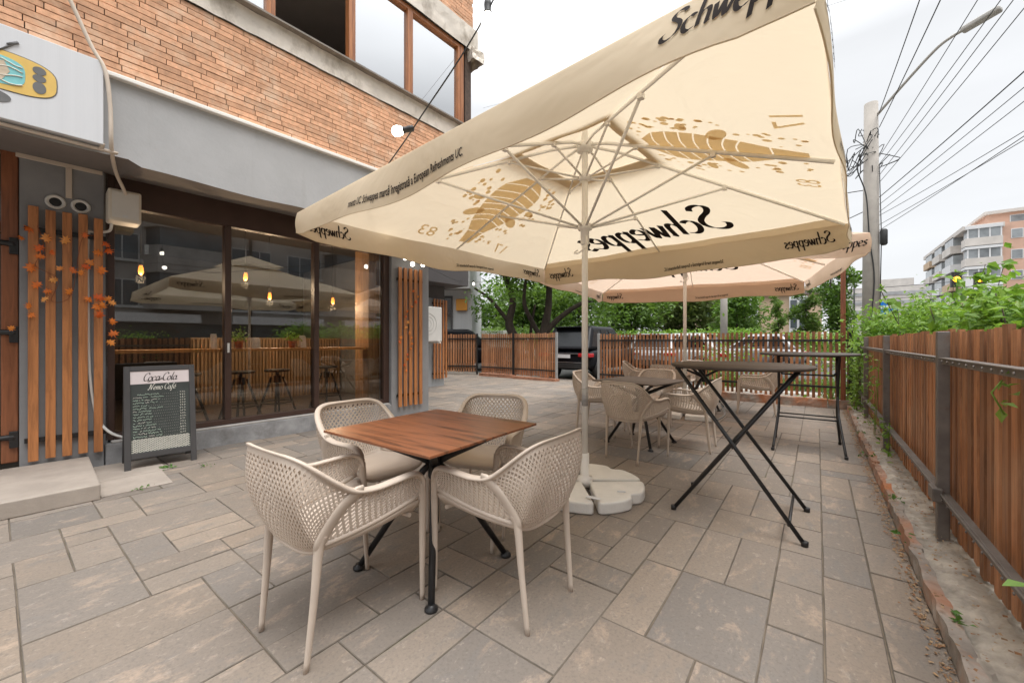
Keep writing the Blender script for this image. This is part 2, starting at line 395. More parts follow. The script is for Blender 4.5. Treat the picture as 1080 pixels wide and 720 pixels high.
M['rim'] = pbr('alloy rim', (.35,.35,.36), .3, .1, 10, 0, metal=.8)
M['pole_concrete'] = pbr('pole concrete', (.40,.365,.325), .9, .12, 4, .5, 40)
M['cable'] = pbr('black cable', (.03,.03,.03), .6, .1, 10, 0)
M['lamp_grey'] = pbr('lamp grey', (.42,.40,.37), .5, .1, 10, 0)
M['sign_blue'] = pbr('road sign blue', (.01,.16,.52), .45, .08, 10, 0)
M['plaster_white'] = pbr('white cladding', (.55,.54,.54), .8, .06, 2, .3, 30, stretch=(9,9,.1))
M['plaster_tan'] = pbr('tan plaster', (.55,.41,.28), .9, .1, 1, .2, 20)
M['block_pale'] = pbr('pale block render', (.62,.575,.53), .9, .12, .6, .2, 10)
M['block_grey'] = pbr('dirty grey panel', (.30,.28,.26), .9, .25, .5, .2, 8, stain=((.16,.15,.14), .7, .55, (1,1,.5)))
M['block_orange'] = pbr('orange block brick', (.62,.40,.30), .9, .12, .8, .2, 10)
M['block_window'] = pbr('pale far window', (.27,.29,.30), .2, .5, .35, 0, spec=.7)
M['far_window'] = pbr('far window', (.07,.085,.095), .12, .4, .8, 0, spec=.7)
M['far_frame'] = pbr('white window frame', (.7,.7,.7), .6, .05, 2, 0)
M['terracotta'] = pbr('terracotta pot', (.35,.12,.06), .8, .1, 10, .1, 60)
M['paper'] = pbr('white card', (.65,.65,.66), .7, .05, 5, 0)
M['sig_black'] = pbr('signal housing', (.03,.03,.03), .5, .1, 10, 0)
M['amber'] = emit('amber signal', (1, .45, .02), 2.5)
M['amber_sign'] = pbr('orange sign', (.75,.33,.06), .5, .06, 6, 0)
M['soil'] = pbr('soil', (.10,.075,.05), .95, .3, 4, .6, 50)
exec_parts = []

# ================================================================ LARGE STRUCTURE
FO = Vector((-5.465, 0, 0)); FR = -R(2.7)
FM = Matrix.Translation(FO) @ Matrix.Rotation(FR, 4, 'Z')
def FL(d, s, z=0): return FM @ Vector((d, s, z))      # shopfront frame: d outwards, s along, z up

def rough_box(mb, a, b, step=.05, amp=.012, seed=0):
    n = [max(1, int(round((b[i]-a[i])/step))) for i in range(3)]
    ax = [[a[i]+(b[i]-a[i])*k/n[i] for k in range(n[i]+1)] for i in range(3)]
    bm = bmesh.new(); idx = {}
    def V(i, j, k):
        key = (i, j, k)
        if key not in idx:
            p = Vector((ax[0][i], ax[1][j], ax[2][k])); q = p*9 + Vector((seed*3.1, 0, 0))
            idx[key] = bm.verts.new(p + Vector((noise.noise(q), noise.noise(q+Vector((7,3,1))), noise.noise(q+Vector((1,9,5)))))*amp + Vector((noise.noise(q*3), noise.noise(q*3+Vector((4,4,4))), noise.noise(q*3+Vector((8,8,8)))))*amp*.5)
        return idx[key]
    for i in range(n[0]):
        for j in range(n[1]):
            bm.faces.new((V(i,j,n[2]), V(i+1,j,n[2]), V(i+1,j+1,n[2]), V(i,j+1,n[2])))
    for j in range(n[1]):
        for k in range(n[2]):
            for i in (0, n[0]): bm.faces.new((V(i,j,k), V(i,j+1,k), V(i,j+1,k+1), V(i,j,k+1)))
    for i in range(n[0]):
        for k in range(n[2]):
            for j in (0, n[1]): bm.faces.new((V(i,j,k), V(i+1,j,k), V(i+1,j,k+1), V(i,j,k+1)))
    bm.verts.index_update(); bm.verts.ensure_lookup_table()
    mb.add([v.co.copy() for v in bm.verts], [[v.index for v in f.verts] for f in bm.faces]); bm.free()

# ---- ground
g = MB(); g.box((-400, -300, -.5), (400, 600, -.04)); tag(g.build('ground', M['asphalt']), kind='structure')
g = MB(); g.grid(lambda u, v: (-12.5+13*u, -4+15.2*v, -.0055), 4, 4, False); tag(g.build('paving_bed', M['joint']), kind='structure')
# patio slabs in three sizes, laid on a 19 cm grid
mod = .193; nx, ny = 66, 76; x0g, y0g = -12.33, -3.6
occ = [[False]*ny for _ in range(nx)]
pv = MB(); rnd = random.Random(11)
sizes = [((2,3),4), ((3,2),4), ((2,2),4), ((1,2),3.5), ((2,1),3.5), ((1,3),1.0), ((1,1),.5)]
def keep(x, y): return not (x < -5.75 and y < 4.2)
for j in range(ny):
    for i in range(nx):
        if occ[i][j]: continue
        opts = [(s_, w_) for s_, w_ in sizes if i+s_[0] <= nx and j+s_[1] <= ny and not any(occ[i+a][j+b] for a in range(s_[0]) for b in range(s_[1]))]
        if opts:
            r_ = rnd.random()*sum(w for _, w in opts)
            for s_, w_ in opts:
                r_ -= w_
                if r_ <= 0: break
        else: s_ = (1, 1)
        for a in range(s_[0]):
            for b in range(s_[1]): occ[i+a][j+b] = True
        x, y = x0g+i*mod, y0g+j*mod
        if not keep(x+s_[0]*mod, y): continue
        ga, gb = rnd.uniform(.001, .0028), rnd.uniform(.001, .0028); z = rnd.uniform(-.0018, .0018)
        xa, xb, ya, yb = x+ga, x+s_[0]*mod-gb, y+ga, y+s_[1]*mod-gb
        xb = min(xb, .40)
        if xb-xa < .03: continue
        e = .0032; t_ = [z+rnd.uniform(-.0012, .0012) for _ in range(4)]; h = -.03
        jit = lambda: rnd.uniform(-.0015, .0015)
        c4 = [(xa+jit(),ya+jit()),(xb+jit(),ya+jit()),(xb+jit(),yb+jit()),(xa+jit(),yb+jit())]
        sg = [(1,1),(-1,1),(-1,-1),(1,-1)]
        vs = [(c[0],c[1],h) for c in c4] + [(c[0],c[1],t_[k]-e) for k, c in enumerate(c4)] + [(c[0]+sg[k][0]*e,c[1]+sg[k][1]*e,t_[k]) for k, c in enumerate(c4)]
        pv.add(vs, [(0,1,5,4),(1,2,6,5),(2,3,7,6),(3,0,4,7),(4,5,9,8),(5,6,10,9),(6,7,11,10),(7,4,8,11),(8,9,10,11)])
po_ = tag(pv.build('patio_paving', M['paver']), kind='structure'); po_.data.materials.append(M['slab_edge'])
for i, pl_ in enumerate(po_.data.polygons): pl_.material_index = 0 if i % 9 == 8 else 1
# kerb and concrete strip below the right fence
kb = MB(); y = -2.0; k = 0; rr_ = random.Random(3)
while y < 9.0:
    L = rr_.uniform(.7, 1.5); dx = rr_.uniform(-.006, .006)
    rough_box(kb, (.402+dx, y, -.03), (.45+dx, min(y+L-.006, 9.0), .076+rr_.uniform(-.008, .006)), .04, .015, k); y += L; k += 1
tag(kb.build('kerb', M['kerb']), kind='structure')
st = MB(); st.grid(lambda u, v: (.432+.24*u+.01*noise.noise(Vector((0, v*60, 8)))*(1-u), -2+11.2*v, .076-.012*(1-u)**6+.022*noise.noise(Vector((u*2, v*24, 1)))+.012*noise.noise(Vector((u*5, v*90, 4)))+.008*noise.noise(Vector((u*14, v*300, 9)))), 14, 420, False)
tag(st.build('concrete_strip', M['concrete']), kind='structure')
kb2 = MB(); x = -2.0; k = 40
while x < .55:
    L = rr_.uniform(.5, .8); rough_box(kb2, (x, 9.02, -.03), (min(x+L-.012, .6), 9.17, .15), .05, .012, k); x += L; k += 1
tag(kb2.build('back_kerb', M['kerb']), kind='structure')
bl = MB()
for i, (xa, xb, yy, h) in enumerate([(-9.1, -7.7, 10.03, .10), (-7.65, -6.05, 9.97, .07)]): rough_box(bl, (xa, yy, -.03), (xb, yy+.22, h), .07, .014, 60+i)
tag(bl.build('brick_ledge', pbr('broken orange brick', (.36,.17,.10), .9, .3, 7, .8, 40)), kind='structure')
# outside the fences: verge, pavement, road, far pavement
g = MB(); g.box((.95, -40, -.3), (3.0, 60, .03)); tag(g.build('planting_strip', M['soil']), kind='structure')
g = MB(); g.box((3.0, -60, -.3), (5.6, 60, .0)); g.box((14.6, -60, -.3), (20, 90, .02)); g.box((-3.6, 9.5, -.3), (.9, 11.6, -.005)); g.box((-40, 26, -.3), (3, 28, .06))
tag(g.build('pavement', M['pavement']), kind='structure')
g = MB()
for i in range(24): g.box((10.02, -40+i*5, -.05), (10.14, -38+i*5, -.036))
tag(g.build('road_markings', pbr('worn road paint', (.6,.6,.58), .8, .2, 4, 0)), kind='structure')

# ---- the shop building (everything in the shopfront frame)
shop = thing('shop_building', FO, FR, 'grey shop ground floor with an orange brick upper floor and a wide shop window', 'building')
b = MB(); b.box((-.02, .14, 0), (.0, .65, 2.9)); b.box((-5.0, .62, 0), (-.06, .68, 2.9)); b.box((-.35, .14, 0), (-.02, .65, 2.9))
b.box((-.35, 3.80, .0), (0, 4.52, 2.9)); b.box((-5.4, 4.46, 0), (-.35, 4.58, 3.4)); b.box((-5.0, -3, 0), (-4.9, 4.5, 3.3))
b.box((-.3, -3.2, 0), (-.06, -.92, 2.9))
b.build('wall', M['grey_paint'], shop)
b = MB(); b.box((-.22, .66, -.02), (.0, 3.82, .20)); b.build('plinth', M['plinth'], shop, bevel=.012)
b = MB(); b.box((-.2, .70, .2), (-.004, 3.78, .222)); b.build('threshold', pbr('pale threshold render', (.44,.42,.40), .8, .2, 5, .4, 50), shop, bevel=.006)
b = MB(); b.grid(lambda u, v: (.9, -3+7.62*u, (2.66 if v < .01 else 3.33)+(v < .01)*(.028*noise.noise(Vector((u*9, 3, 0)))+(.03 if u < .49 else -.012))), 90, 1, False)
b.grid(lambda u, v: (-.28+1.18*v, -3+7.62*u, 2.85-.19*v+(v > .01)*(.028*noise.noise(Vector((u*9, 3, 0)))+(.03 if u < .49 else -.012))), 90, 1, False)
sf = b
fas = MB(); fas.v = b.v[:182]; fas.f = [f for f in b.f if max(f) < 182]; fas.sm = [False]*len(fas.f); fas.build('fascia', M['fascia'], shop)
sof = MB(); sof.v = b.v[182:]; sof.f = [tuple(i-182 for i in f) for f in b.f if min(f) >= 182]; sof.sm = [False]*len(sof.f); sof.build('soffit', M['soffit'], shop)
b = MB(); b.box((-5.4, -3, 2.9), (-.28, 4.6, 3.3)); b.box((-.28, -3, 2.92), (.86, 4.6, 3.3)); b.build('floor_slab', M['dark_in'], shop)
b = MB(); b.box((.885, .58, 3.322), (.945, 4.64, 3.358)); b.build('drip_trim', M['white_metal'], shop, bevel=.006)
# long thin facing bricks, laid one by one
br = MB(); rb = random.Random(5)
def bricks(z0, z1, s0, s1, d):
    n = int(round((z1-z0)/.0507)); h = (z1-z0)/n
    for r in range(n):
        s = s0 - rb.uniform(0, .24)
        while s < s1:
            L = .245; a, c = max(s, s0), min(s+L, s1)
            if c-a > .02:
                o = rb.uniform(-.0025, .0025)
                br.bevbox_side = None
                br.box((d-.03, a+.003, z0+r*h+.0035), (d+o, c-.003, z0+(r+1)*h-.0035))
            s += L
bricks(3.36, 4.255, -3, 4.70, .90); bricks(6.14, 8.0, -3, 4.70, .90)
br.build('facing_bricks', M['brick'], shop)
b = MB(); b.box((-5, -3, 3.3), (.882, 4.69, 4.26)); b.box((-5, -3, 6.13), (.882, 4.69, 8.0)); b.box((-5, 4.56, 4.26), (.86, 4.69, 6.13)); b.build('upper_wall', M['mortar'], shop)
b = MB(); rough_box(b, (.70, -3, 4.258), (.915, 4.72, 4.49), .09, .008, 5); rough_box(b, (.66, -3, 5.76), (.925, 4.78, 6.13), .1, .007, 9)
b.build('plaster_band', M['old_concrete'], shop)
b = MB(); b.box((.62, -3, 4.492), (.985, 4.74, 4.512)); b.build('sill_sheet', M['sill_metal'], shop)
b = MB(); rough_box(b, (.5, 4.60, 5.62), (.98, 4.86, 5.80), .05, .03, 21); b.build('broken_corner', M['old_concrete'], shop)
# upstairs windows: three sashes to the left of the corner, one standing open
win_edges = [-2.4, -1.52, -.64, .24, 1.02, 1.80, 2.685, 3.52, 4.43]
for i in range(len(win_edges)-1):
    a, c = win_edges[i], win_edges[i+1]
    f = MB(); w = .042
    f.box((.80, a, 4.512), (.89, a+w, 5.76)); f.box((.80, c-w, 4.512), (.89, c, 5.76)); f.box((.80, a+w, 4.512), (.89, c-w, 4.512+.03)); f.box((.80, a+w, 5.70), (.89, c-w, 5.76))
    fr = f.build('window', M['win_wood'], shop, bevel=.004)
    if i != 5:
        p = MB(); p.box((.835, a+w, 4.54), (.842, c-w, 5.70)); p.build('pane', M['upglass'], fr)
        p = MB(); p.box((.80, a+w+.005, 4.545), (.806, c-w-(.10 if i >= 6 else .005), 5.70)); p.build('blind', M['curtain'], fr)
b = MB(); b.box((.79, 4.43, 4.512), (.895, 4.50, 5.76)); b.build('corner_frame', M['win_wood'], shop, bevel=.004)
b = MB(); b.box((-2.2, 4.50, 4.5), (.80, 4.56, 5.7)); b.box((-2.3, -3, 4.4), (-2.2, 4.5, 6.0)); b.box((-2.2, -3, 5.8), (.7, 4.5, 5.85)); b.box((-2.2, -3, 4.3), (.7, 4.5, 4.4)); b.build('room_lining', pbr('room lining', (.42,.37,.33), .9, .1, 2, 0), shop)
# shop window: three panes between brown uprights
f = MB()
f.box((-.16, .66, .222), (-.06, .73, 2.85)); f.box((-.16, 3.70, .222), (-.06, 3.80, 2.85)); f.box((-.16, .73, .222), (-.055, 3.70, .285)); f.box((-.16, .73, 2.53), (-.055, 3.70, 2.85))
fr = f.build('shop_window', M['bronze'], shop, bevel=.006)
for s0, s1 in ((1.635, 1.70), (2.645, 2.71)):
    u = MB(); u.box((-.16, s0, .285), (-.05, s1, 2.53)); u.build('upright', M['bronze'], fr, bevel=.006)
for s0, s1 in ((.73, 1.635), (1.70, 2.645), (2.71, 3.70)):
    p = MB(); p.box((-.112, s0, .285), (-.104, s1, 2.53)); p.build('pane', M['shopglass'], fr)
hd = MB(); hd.box((-.10, 1.655, 1.06), (-.03, 1.675, 1.17)); hd.build('pull_handle', M['white_plastic'], fr)
# inside the shop
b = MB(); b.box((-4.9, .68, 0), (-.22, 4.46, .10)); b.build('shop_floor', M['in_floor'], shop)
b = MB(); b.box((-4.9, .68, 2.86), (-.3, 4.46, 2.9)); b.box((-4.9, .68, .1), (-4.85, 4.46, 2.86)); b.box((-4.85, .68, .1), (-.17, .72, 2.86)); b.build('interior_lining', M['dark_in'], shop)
b = MB()
for i in range(46): b.box((-2.95, 1.9+i*.055, .1), (-2.91, 1.93+i*.055, 1.22))
b.box((-3.05, 1.88, .1), (-2.955, 4.44, 1.25)); b.build('ribbed_counter', wood('ribbed oak', (.30,.19,.10), (.2,.12,.06), .5), shop)
b = MB(); b.box((-.36, 3.52, .1), (-.19, 3.69, 2.86)); b.box((-.75, 3.6, .1), (-.45, 3.95, 2.86)); b.build('timber_post', M['raw_wood'], shop, bevel=.01)
# door at the far left of the shopfront
dr = MB(); dr.box((-.10, -.86, .15), (-.055, .035, 2.12)); dr.box((-.055, -.78, .30), (-.045, -.05, 1.1)); dr.box((-.055, -.78, 1.2), (-.045, -.05, 2.05))
door = dr.build('door', M['door_wood'], shop, bevel=.008)
f = MB(); f.box((-.12, .04, .15), (-.03, .135, 2.86)); f.box((-.12, -.92, .15), (-.03, -.87, 2.86)); f.box((-.12, -.87, 2.13), (-.035, .04, 2.22)); f.box((-.12, -.87, 2.8), (-.035, .04, 2.86)); f.build('door_frame', M['door_wood'], door, bevel=.008)
p = MB(); p.box((-.085, -.87, 2.22), (-.078, .04, 2.8)); p.build('transom_pane', M['shopglass'], door)
for z in (.37, 1.27, 2.03):
    h = MB(); h.tube([(-.022, -.5, z), (-.022, .06, z), (-.022, .10, z), (-.022, .105, z-.02)], [.022,.024,.03,.03], 8); h.box((-.05, .085, z-.09), (0, .135, z+.05)); h.build('hinge', M['black_metal'], door, bevel=.004)
# round vents and the trunking on the pillar
for s, z in ((.345, 2.445), (.50, 2.443)):
    v = MB(); v.lathe([(.036,.0),(.042,.012),(.052,.02),(.062,.016),(.066,0)], n=28, M=Matrix.Rotation(R(90), 4, 'Y')); vo = v.build('wall_vent', M['white_plastic'], shop, loc=(.001, s, z))
    v = MB(); v.lathe([(0,.006),(.030,.008),(.038,.004)], n=24, M=Matrix.Rotation(R(90), 4, 'Y')); v.build('vent_hole', M['black'], vo)
# overhanging wing behind the corner
wing = thing('rear_wing', FL(-2.8, 4.6), FR, 'set-back grey ground floor wall under a dark overhanging storey', 'building')
b = MB(); b.box((-4, 0, 0), (0, 2.62, 2.75)); b.build('wall', pbr('pale grey wall', (.34,.35,.36), .8, .08, 3, .2, 50), wing)
b = MB(); b.box((-5, .0, 2.62), (.62, 2.92, 5.2)); b.build('overhang', M['dark_fascia'], wing)
b = MB(); b.box((.0, 1.95, 2.3), (.02, 2.62, 2.62)); b.build('soffit_shade_strip', M['dark_fascia'], wing)  # dark strip painting the shade below the overhang onto the wall

# ---- step slabs in front of the door
sl = MB(); sl.box((.02, -2.5, 0), (1.15, .55, .118)); tag(sl.build('door_step', M['step'], loc=FO, rotz=FR, bevel=.008), kind='structure')
sl = MB(); sl.box((.02, .556, 0), (.62, 1.02, .007)); sl.box((.626, .556, 0), (1.1, .98, .006)); tag(sl.build('step_apron', M['step'], loc=FO, rotz=FR, bevel=.003), kind='structure')

# ---- signboard over the door
sg_ = thing('signboard', FL(.95, -.55, 2.74), FR, 'white ribbed signboard with a yellow cartoon television under the brick', 'sign')
b = MB(); b.box((-.045, -1.1, 0), (.03, 1.128, .652)); b.build('panel', M['sign_white'], sg_, bevel=.004)
def ell(cy, cz, ry, rz, n=40, p=2.0, rot=0):
    o = []
    for k in range(n):
        a = 2*math.pi*k/n; c, s_ = math.cos(a), math.sin(a)
        y_ = ry*math.copysign(abs(c)**(2/p), c); z_ = rz*math.copysign(abs(s_)**(2/p), s_)
        o.append((cy+y_*math.cos(rot)-z_*math.sin(rot), cz+y_*math.sin(rot)+z_*math.cos(rot)))
    return o
fp = lambda a, b_, h: Vector((.03+h, a, b_))
def plate(name, poly, h, m): MB().prism(poly, 0.0, h, fp).build(name, m, sg_)
CY, CZ = .585, .335
plate('television_outline', ell(CY, CZ, .306, .140, p=3.2), .002, M['sign_grey'])
plate('television_body', ell(CY, CZ, .300, .134, p=3.2), .004, M['sign_yellow'])
plate('television_screen', ell(CY-.055, CZ, .208, .100, p=3.6), .006, M['sign_teal'])
wv = MB()
for q in range(4):
    pts = [(.0365, CY-.25+.39*t/14, CZ-.07+q*.045+.014*math.sin(t*.9+q*1.7)) for t in range(15)]; wv.tube(pts, .0045, 6)
wv.build('screen_waves', M['chalk_white'], sg_)
plate('screen_figure', [(CY-.03,CZ-.06),(CY+.05,CZ-.07),(CY+.085,CZ+.0),(CY+.06,CZ+.065),(CY-.0,CZ+.05),(CY-.06,CZ+.07),(CY-.10,CZ+.045),(CY-.04,CZ+.0)], .0085, M['sign_sand'])
for z_, r_ in ((.072, .029), (.018, .026), (-.05, .042)):
    plate('knob', ell(CY+.218, CZ+z_, .032, r_), .0065, M['sign_grey'])
plate('stand', ell(CY-.01, CZ-.19, .10, .045), .003, M['sign_grey'])
an = MB(); an.tube([(.034, CY+.01, CZ+.130), (.034, CY-.14, CZ+.285)], .006, 6); an.tube([(.034, CY+.04, CZ+.130), (.034, CY+.12, CZ+.225)], .006, 6); an.tube([(.034, CY+.075, CZ+.185), (.034, CY+.12, CZ+.225)], .010, 6); an.build('antenna', M['sign_grey'], sg_)

# ---- pipes, boxes and other things fixed to the shopfront
pc = MB(); pts = smooth_path([FL(.96, .30, 4.05), FL(.96, .50, 3.52), FL(.985, .585, 3.33), FL(.985, .615, 3.05), FL(.95, .625, 2.74), FL(.60, .68, 2.66), FL(.30, .76, 2.60), FL(.16, .79, 2.56)], 6)
pc.tube(pts, .014, 8); tag(pc.build('cable_conduit', M['trunking']), 'cream conduit curving down over the brick and past the end of the signboard', 'conduit')
pc = MB(); pc.tube(smooth_path([FL(.93, -1.6, 2.715), FL(.93, .48, 2.715), FL(.93, .56, 2.718), FL(.96, .575, 2.755)], 5), .014, 8); tag(pc.build('cable_conduit', M['trunking']), 'straight cream conduit running along the bottom edge of the signboard', 'conduit')
tk = MB(); tk.box((.003, .12, 2.775), (.022, .64, 2.81)); tk.box((.003, .405, 2.50), (.02, .445, 2.775)); tag(tk.build('cable_trunking', M['trunking'], loc=FO, rotz=FR, bevel=.003), 'cream T-shaped cable trunking on the grey pillar above the round vents', 'trunking')
jb = thing('speaker_box', FL(.10, .72, 2.32), FR, 'cream wall box hanging under the soffit at the left end of the shop window', 'speaker')
b = MB(); b.box((-.09, -.06, 0), (.13, .17, .30)); b.build('case', M['cream_plastic'], jb, bevel=.018, seg=3)
b = MB(); b.box((.131, -.035, .03), (.135, .15, .275)); b.build('grille', M['white_plastic'], jb, bevel=.004)
b = MB(); b.box((.1352, .04, .045), (.137, .075, .06)); b.build('badge', M['paper'], jb)
pc = MB(); pc.tube(smooth_path([FL(.05, .70, 2.33), FL(.03, .69, 2.26), FL(.02, .645, 2.235), FL(.016, .58, 2.22), FL(.016, .545, 2.17), FL(.016, .545, 1.6), FL(.016, .555, .9), FL(.02, .60, .50), FL(.06, .68, .33), FL(.10, .80, .25)], 5), .012, 8)
tag(pc.build('cable_conduit', M['white_plastic']), 'white hose running down between the orange slats beside the door', 'conduit')

def slat_panel(d, s, n, label, z0=.155, z1=2.36, w=.06, pitch=.0985):
    t = thing('slat_panel', FL(d, s), FR, label, 'slat panel', 'vertical wooden slat panels on the shop walls')
    rr2 = random.Random(int(s*10))
    for k in range(n):
        b = MB(); dz = rr2.uniform(-.008, .008); b.box((.03, k*pitch-.0, z0+dz), (.052, k*pitch+w, z1+rr2.uniform(-.012, .012))); b.build('slat', M['slat_wood'], t, bevel=.003)
    for z in (.33, 2.17):
        b = MB(); b.box((.012, -.02, z-.02), (.0295, (n-1)*pitch+w+.02, z+.02)); b.build('mounting_bar', M['black_metal'], t)
    return t
slat_panel(0, .187, 5, 'five orange wooden slats hung with maple leaves on the pillar by the door')
slat_panel(0, 3.90, 5, 'five orange wooden slats with a thin leaf garland to the right of the shop window')
slat_panel(-2.78, 6.82, 5, 'dark orange wooden slats on the set-back wall beyond the air conditioner', z0=.2, z1=2.27, w=.055)

# autumn garlands of artificial leaves
MAPLE = [(0,-.5),(.06,-.12),(.34,-.3),(.28,-.1),(.52,.02),(.3,.1),(.36,.32),(.14,.22),(0,.55),(-.14,.22),(-.36,.32),(-.3,.1),(-.52,.02),(-.28,-.1),(-.34,-.3),(-.06,-.12)]
def garland(name, pts, leaves, size, label, seed):
    rg = random.Random(seed); t = thing(name, pts[0], 0, label, 'garland', 'orange leaf garlands on the slats'); o0 = Vector(pts[0])
    b = MB(); b.tube([p-o0 for p in smooth_path(pts, 5)], .0022, 5); b.build('stem', M['post_wood'], t)
    b = MB()
    for p in leaves:
        p = Vector(p)-o0; sz = size*rg.uniform(.75, 1.2)
        mt = Matrix.Translation(p) @ Matrix.Rotation(FR+R(90)+rg.uniform(-.6, .6), 4, 'Z') @ Matrix.Rotation(R(90)+rg.uniform(-.6, .6), 4, 'X') @ Matrix.Rotation(rg.uniform(0, 6.28), 4, 'Z')
        vs = [mt @ Vector((0,0,.06*sz))] + [mt @ Vector((x*sz, y*sz, -.22*sz*(x*x+y*y)*2)) for x, y in MAPLE]
        b.add(vs, [(0, 1+k, 1+(k+1) % 16) for k in range(16)])
    b.build('leaves', M['orange_leaf'], t, recalc=False)
gp = [(.24,2.2),(.28,2.0),(.23,1.85),(.36,1.75),(.32,1.55),(.44,1.62),(.5,2.12),(.58,2.18)]
LV = [(.20,2.16),(.295,2.10),(.255,2.0),(.255,1.93),(.205,1.83),(.325,1.98),(.335,1.74),(.28,1.56),(.43,1.64),(.555,1.92),(.61,2.02),(.625,1.86),(.53,1.88),(.545,1.58),(.61,1.60),(.60,1.52),(.64,1.53),(.61,1.44),(.67,1.60),(.70,1.56),(.70,1.38),(.71,1.26),(.69,1.18),(.50,1.82),(.19,1.5),(.205,1.42),(.15,2.08),(.10,1.3),(.30,1.63),(.68,2.06),(.665,2.12),(.52,2.17),(.40,2.1),(.45,1.84),(.37,1.84),(.24,1.68)]
garland('leaf_garland', [FL(.06, s, z) for s, z in gp], [FL(.065+.01*(i % 3) if .18 < s < .65 else .05, s, z) for i, (s, z) in enumerate(LV)], .078, 'thick garland of orange maple leaves on the slats beside the door', 2)
L2 = []; rg = random.Random(8)
for i in range(16): z_ = 2.0-i*.085; L2.append((4.08+.06*math.sin(i*.8)+rg.uniform(-.03, .03)+(.1 if i < 3 else 0), z_))
L2 += [(3.93, 1.25), (3.91, 1.18)]
garland('leaf_garland', [FL(.065, s, z) for s, z in L2[:16]], [FL(.07, s, z) for s, z in L2], .062, 'thin trailing garland of orange leaves on the slats right of the shop window', 4)

# air conditioner on the set-back wall
ac = thing('air_conditioner', FL(-2.79, 6.42, 1.17), FR, 'white outdoor air conditioning unit on the set-back wall', 'air conditioner')
b = MB(); b.box((.06, -.46, 0), (.46, .34, .86)); b.build('case', M['white_plastic'], ac, bevel=.02)
b = MB(); [b.tube([(.463, -.10+r_*math.cos(R(12*k)), .43+r_*math.sin(R(12*k))) for k in range(31)], .004, 5, cap=False) for r_ in (.10, .18, .26)]; b.build('fan_grille', M['lamp_grey'], ac)
b = MB(); b.box((.09, -.466, .05), (.43, -.461, .81)); b.build('side_grille', M['black'], ac)
for s in (-.3, .25):
    b = MB(); b.box((0, s-.02, -.04), (.5, s+.02, -.003)); b.build('bracket', M['white_metal'], ac)

# ================================================================ OBJECTS
# ---- lettering: a broad-nib pen for the script words, the built-in font for small print
def nib_word(word, nib=(.085, .055), thin=.014, slant=.22):
    """returns quads in 2D (x-height .5, capitals .95) and the width of the word"""
    def arc(cx, cy, rx, ry, a0, a1, n=14): return [(cx+rx*math.cos(R(a0+(a1-a0)*k/n)), cy+ry*math.sin(R(a0+(a1-a0)*k/n))) for k in range(n+1)]
    G = {
     'S': ([[(.50,.80),(.47,.90),(.36,.95),(.24,.92),(.17,.80),(.22,.66),(.36,.54),(.45,.40),(.44,.22),(.32,.06),(.14,.0),(.02,.06),(.0,.18),(.06,.24)]], .56),
     'c': ([arc(.17,.25,.16,.25,50,310)], .34),
     'h': ([[(.06,.98),(.06,.5),(.06,.02)], [(.06,.32),(.14,.46),(.24,.49),(.29,.40),(.29,.2),(.29,.03),(.34,.04)]], .41),
     'w': ([[(.02,.49),(.09,.02),(.22,.48)], [(.22,.48),(.30,.02),(.44,.50)]], .47),
     'e': ([[(.05,.24),(.27,.30),(.28,.42),(.18,.50),(.07,.42),(.03,.24),(.08,.05),(.19,.0),(.31,.09)]], .36),
     'p': ([[(.06,.5),(.06,.1),(.06,-.34)], [(.07,.36),(.17,.49),(.29,.44),(.32,.25),(.26,.05),(.15,.0),(.07,.08)]], .40),
     's': ([[(.26,.43),(.16,.50),(.07,.43),(.09,.32),(.22,.20),(.24,.07),(.13,.0),(.0,.07)]], .30),
     'C': ([[(.44,.74),(.40,.90),(.26,.95),(.09,.76),(.03,.44),(.10,.12),(.25,.0),(.44,.12)]], .46),
     'o': ([arc(.16,.25,.15,.25,100,460)], .35),
     'a': ([arc(.16,.25,.15,.25,60,420), [(.31,.5),(.30,.1),(.38,.02),(.44,.12)]], .42),
     'l': ([[(.10,.95),(.06,.5),(.06,.12),(.12,.0),(.2,.1)]], .19),
     '-': ([[(.02,.26),(.16,.28)]], .20),
     'N': ([[(-.08,.1),(.02,.0),(.08,.3),(.14,.92)], [(.14,.92),(.24,.4),(.34,.02)], [(.34,.02),(.42,.6),(.52,.98),(.60,.9)]], .58),
     'm': ([[(.03,.49),(.05,.02)], [(.05,.34),(.14,.49),(.20,.40),(.20,.02)], [(.20,.34),(.29,.49),(.36,.4),(.36,.06),(.42,.02)]], .46),
     'f': ([[(.30,.86),(.22,.96),(.15,.8),(.12,.3),(.08,-.3),(.0,-.25)], [(.02,.46),(.26,.48)]], .28),
     '\u00e9': ([[(.05,.24),(.27,.30),(.28,.42),(.18,.50),(.07,.42),(.03,.24),(.08,.05),(.19,.0),(.31,.09)], [(.16,.62),(.28,.78)]], .36),
     ' ': ([], .22)}
    quads = []; x = 0
    for ch in word:
        strokes, wd = G[ch]
        for st_ in strokes:
            p = smooth_path([(a, b_, 0) for a, b_ in st_], 5)
            for i in range(len(p)-1):
                a, c = p[i], p[i+1]; d = c-a
                if d.length < 1e-6: continue
                d.normalize(); pr = Vector((-d.y, d.x, 0))*thin; nb = Vector((*nib, 0))*.5
                if pr.dot(nb) < 0: pr = -pr
                e = d*.006
                q = [a-e-nb-pr, c+e-nb-pr, c+e+nb+pr, a-e+nb+pr]
                quads.append([(x+v.x+slant*v.y, v.y) for v in q])
        x += wd
    return quads, x
def put_quads(mb, quads, height, fn):
    """fn(x, y, layer) -> 3D; height scales capitals (.95) to metres"""
    k = height/.95
    for i, q in enumerate(quads):
        mb.add([fn(a*k, b_*k, (i % 40)*1.2e-5) for a, b_ in q], [(0, 1, 2, 3)])
